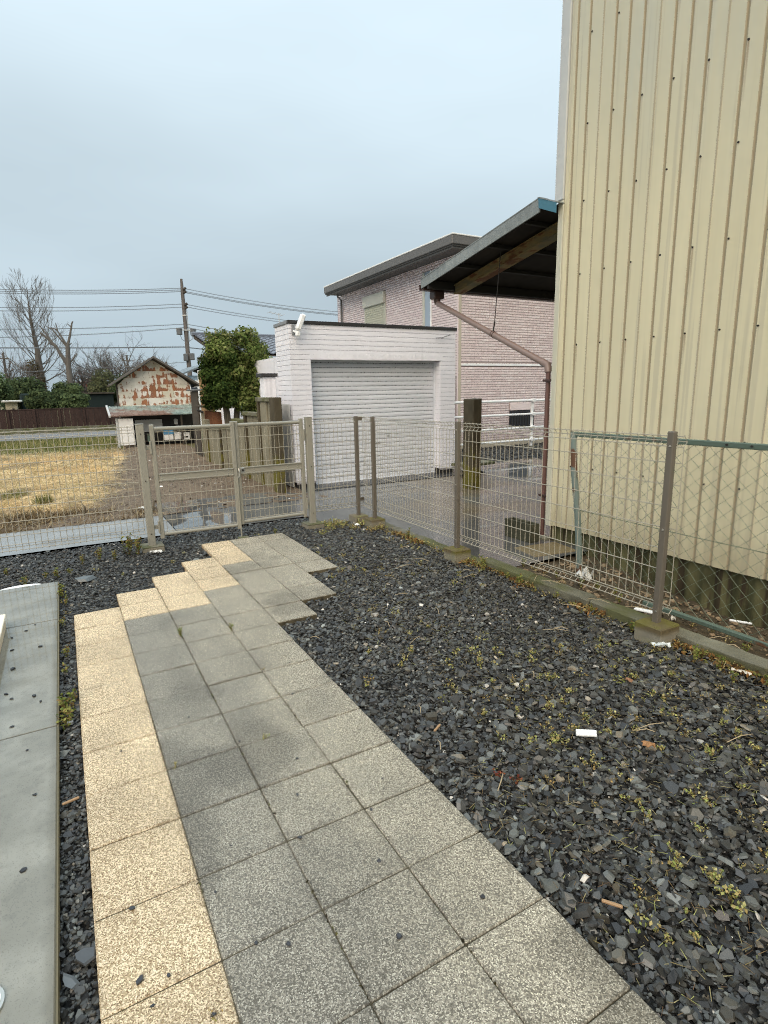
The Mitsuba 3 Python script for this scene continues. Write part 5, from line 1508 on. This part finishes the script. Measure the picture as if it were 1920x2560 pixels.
m, c = chips(x, y, dv, np.clip(np.exp(rng.normal(math.log(.013), .5, n)), .005, .04), np.array([[.14, .10, .06]]) * rng.uniform(.3, 2.2, (n, 1)), .4)
MB().add(m, c).put('verge_debris', 'm_vc', color=True); lab('verge_debris', 'dead leaves and crumbs on the soil along the warehouse skirt', 'debris', kind='stuff')
n = 5200
xx, yy = rng.uniform(1.15, 3.08, n), .6 + 5.3 * rng.random(n) ** 1.2
kp = ~in_pave(xx, yy, .01) & (meshkit.noise(np.stack([xx * 2.2, yy * 2.2, xx * 0], 1), 8) > .42)
xx, yy = xx[kp], yy[kp]; n = len(xx)
GLC = np.array([(.52, .44, .22), (.40, .30, .13), (.30, .20, .10), (.50, .50, .18), (.16, .10, .06)])
an_ = rng.uniform(0, 6.28, n); ll = rng.uniform(.012, .045, n)
P = np.stack([xx, yy, -.022 + rng.random(n) * .02], 1); e = np.stack([np.cos(an_), np.sin(an_), rng.uniform(-.1, .35, n)], 1) * ll[:, None]
sd = np.stack([-np.sin(an_), np.cos(an_), an_ * 0], 1) * .0011
v = np.stack([P - sd, P + sd, P + e + sd * .5, P + e - sd * .5], 1).reshape(-1, 3)
q = np.arange(4 * n).reshape(-1, 4)
MB().add((v, q), np.repeat(GLC[rng.integers(0, 5, n)] * rng.uniform(.6, 1.2, (n, 1)), 4, axis=0)).put('gravel_litter', 'm_leaf', color=True)
lab('gravel_litter', 'fine straw-coloured bits of dead weed among the slate gravel right of the path', 'plant litter', kind='stuff')
n = 2600
jr = rng.integers(6, len(ROWS) - 1, n); hz_ = rng.random(n) < .6
jx = np.where(hz_, rng.uniform(-.1, 2.0, n), np.array(CX)[rng.integers(1, 7, n)] + rng.normal(0, .003, n))
jy = np.where(hz_, np.array(ROWS)[jr] + rng.normal(0, .003, n), rng.uniform(.8, 5.9, n))
kp = in_pave(jx, jy, -.012) & (meshkit.noise(np.stack([jx * 5, jy * 5, jx * 0], 1), 12) > .56)
jx, jy = jx[kp], jy[kp]; n = len(jx)
MC = np.array([(.10, .11, .03), (.06, .05, .025), (.14, .13, .05), (.035, .03, .02)])
MB().add(*leaf_cloud(np.stack([jx, jy, rng.random(n) * .005 - .003], 1), rng.normal(0, .5, (n, 3)) + np.array([0, 0, .8]), .008, MC[rng.integers(0, 4, n)], 1.5)).put('joint_moss', 'm_leaf', color=True)
lab('joint_moss', 'moss and crumbs of soil caught in the joints of the pavers', 'moss', kind='stuff')
# brown litter caught along the gravel side of the kerb
n = 2600
yy = rng.uniform(1.0, 5.6, n); xx = 3.13 - np.abs(rng.normal(0, .055, n))
LT = np.array([(.34, .22, .08), (.22, .12, .05), (.46, .36, .16), (.12, .07, .035), (.26, .26, .08), (.40, .20, .07)])
kp = meshkit.noise(np.stack([xx * 4, yy * 3.1, xx * 0], 1), 7) > .36
xx, yy = xx[kp], yy[kp]; n = len(xx)
MB().add(*leaf_cloud(np.stack([xx, yy, -.022 + rng.random(n) * .028], 1), rng.normal(0, .5, (n, 3)) + np.array([0, 0, .8]), .014, LT[rng.integers(0, 6, n)] * rng.uniform(.6, 1.2, (n, 1)), 2.2)).put('kerb_litter', 'm_leaf', color=True)
lab('kerb_litter', 'brown and yellow dead leaf litter along the foot of the mossy kerb', 'leaf litter', kind='stuff')
# dry twigs
for i in range(34):
    if i < 14: x, y, lb, gp = rnd.uniform(3.02, 3.35), rnd.uniform(1.4, 3.4), 'thin dry twig caught along the mossy kerb', 'twigs along the kerb'
    else:
        x, y, lb, gp = rnd.uniform(1.25, 2.9), rnd.uniform(.9, 5.0), 'thin pale dry stem lying on the gravel right of the path', 'dry stems on the gravel'
        if in_pave(np.array([x]), np.array([y]), .05)[0]: continue
    a = rnd.uniform(0, 6.28); L = rnd.uniform(.05, .2)
    kk = num('twig')
    z = .052 if abs(x - 3.19) < .055 else -.008
    p = [[x, y, z], [x + math.cos(a) * L * .5 + .006, y + math.sin(a) * L * .5, z + .012], [x + math.cos(a) * L, y + math.sin(a) * L, z + .004]]
    one(kk, tube(p, [.0018, .0022, .0012], 4), 'm_vc', color=(.42, .33, .20)); lab(kk, lb, 'twig', gp)


def scrap(key, x, y, z, w, l, a, col, label, cat, crump=.01, n=7):
    """thin crumpled sheet with two faces"""
    X, Y = np.meshgrid(np.linspace(-w / 2, w / 2, n), np.linspace(-l / 2, l / 2, n), indexing='ij')
    P = np.stack([X, Y, X * 0], -1).reshape(-1, 3)
    P += (rng.random(P.shape) - .5) * np.array([w / n, l / n, crump * 2])
    P[:, 2] -= P[:, 2].min()
    v, f = grid(0, 1, 0, 1, n, n, lambda X, Y: X * 0)
    ca, sa = math.cos(a), math.sin(a)
    Q = np.stack([P[:, 0] * ca - P[:, 1] * sa + x, P[:, 0] * sa + P[:, 1] * ca + y, P[:, 2] + z], 1)
    Q2 = Q - np.array([0, 0, .0015])
    kk = num(key)
    one(kk, (np.vstack([Q, Q2]), np.vstack([f, f[:, ::-1] + len(Q)])), 'm_vc', color=col); lab(kk, label, cat)


scrap('plastic_scrap', 2.985, 1.925, -.005, .05, .10, .9, (.60, .64, .63), 'crumpled pale plastic scrap in front of the nearest fence footing', 'scrap', .014)
scrap('plastic_scrap', .665, 5.90, -.008, .06, .11, 1.2, (.62, .62, .59), 'white plastic scrap on the gravel by the left gate post', 'scrap', .012)
scrap('plastic_scrap', 3.63, 3.07, -.03, .10, .12, .4, (.64, .64, .61), 'white crumpled plastic ball at the foot of the green fence post', 'scrap', .05)
scrap('plastic_scrap', 3.06, 1.50, -.005, .03, .09, .3, (.60, .55, .46), 'flat cream scrap under the kerb at the right edge', 'scrap', .006)
scrap('plastic_scrap', 3.44, 2.15, -.02, .03, .03, .3, (.58, .55, .48), 'tiny white scrap behind the nearest fence footing', 'scrap', .015)
scrap('dead_leaf', 2.05, 1.34, .002, .035, .05, .8, (.30, .15, .06), 'curled brown leaf on the gravel right of the white pipe pieces', 'leaf', .010, 5)
scrap('dead_leaf', 2.46, 1.75, .0, .03, .04, .2, (.28, .14, .07), 'small brown leaf on the gravel near the nearest fence footing', 'leaf', .008, 5)
scrap('plastic_scrap', .85, 8.35, .01, .10, .13, .8, (.70, .70, .66), 'pale litter sheet on the earth beyond the gate post', 'scrap', .012)
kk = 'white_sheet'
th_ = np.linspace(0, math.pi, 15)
one(kk, extr([(-.47 + .165 * math.cos(t), 5.318 + .10 * math.sin(t)) for t in th_], -.03, .004, 'z'), 'm_white')  # plain white half-round piece added as the pale crescent here
lab(kk, 'flat white crescent sticking out behind the far end of the porch slab', 'sheet')
kk = 'plastic_strip'
part(kk, 'strip', rot(cbox(3.385, 3.405, 2.25, 2.40, -.012, -.002, .002), Rz(.35), about=(3.39, 2.3, 0)), 'm_white'); part(kk, 'strip', rot(cbox(3.41, 3.43, 2.25, 2.40, -.012, -.002, .002), Rz(.35), about=(3.39, 2.3, 0)), 'm_white')
lab(kk, 'white plastic strips lying behind the kerb next to the nearest post', 'strip')
kk = 'white_stick'
one(kk, tube([[3.85, 2.0, -.06], [3.90, 1.88, -.055]], .008, 8), 'm_white'); lab(kk, 'short white plastic stick on the soil behind the chain-link fence', 'stick')
for i, o in enumerate((0, .021)):
    kk = num('pipe_piece')
    p0, p1 = np.array([1.865 - o * .8, 1.575 - o * .75, .003]), np.array([1.935 - o * .8, 1.522 - o * .75, .003])
    one(kk, tube([p0, p1], .009, 12), 'm_white'); lab(kk, ['short white pipe piece on the gravel, the one farther from the path', 'short white pipe piece on the gravel, the one nearer the camera'][i], 'pipe')
kk = 'slate_slab'
m, c = chips(np.array([.01]), np.array([5.31]), np.array([.0]), np.array([.085]), np.array([(.10, .115, .12)]), .03)
MB().add(m, c).put(kk, 'm_vcwet', color=True); lab(kk, 'large flat grey slate slab on the gravel beyond the porch', 'slate')
kk = 'edging_rod'
one(kk, tube([[2.96, 1.82, -.012], [2.92, 1.62, -.008], [2.885, 1.45, -.012]], .007, 8), 'm_dark'); lab(kk, 'thin black rod lying on the gravel below the kerb', 'rod')
kk = 'wood_chip'
for (x, y, a, lb) in [(1.345, 1.93, .5, 'orange-brown wood splinter on the gravel at the right path edge'), (1.275, .905, 2.2, 'orange wood splinter at the bottom right path edge'), (-.15, 2.27, .2, 'tan wood splinter in the gravel gap by the porch')]:
    kk = num('wood_chip')
    one(kk, rot(cbox(x - .03, x + .03, y - .005, y + .005, -.006, .002, .002), Rz(a), about=(x, y, 0)), 'm_vc', color=(.34, .21, .11)); lab(kk, lb, 'wood chip')
for (x, y, s) in [(.95, 8.25, .12), (1.35, 8.4, .10), (.1, 8.45, .1)]:
    kk = num('dark_stump')
    one(kk, tube([[x, y, -.02], [x + .02, y, s], [x - .01, y + .02, s * 1.4]], [.016, .012, .004], 6), 'm_bark'); lab(kk, 'short dark rotten stalk sticking up from the bare earth behind the gate', 'stalk', 'rotten stalks behind the gate')
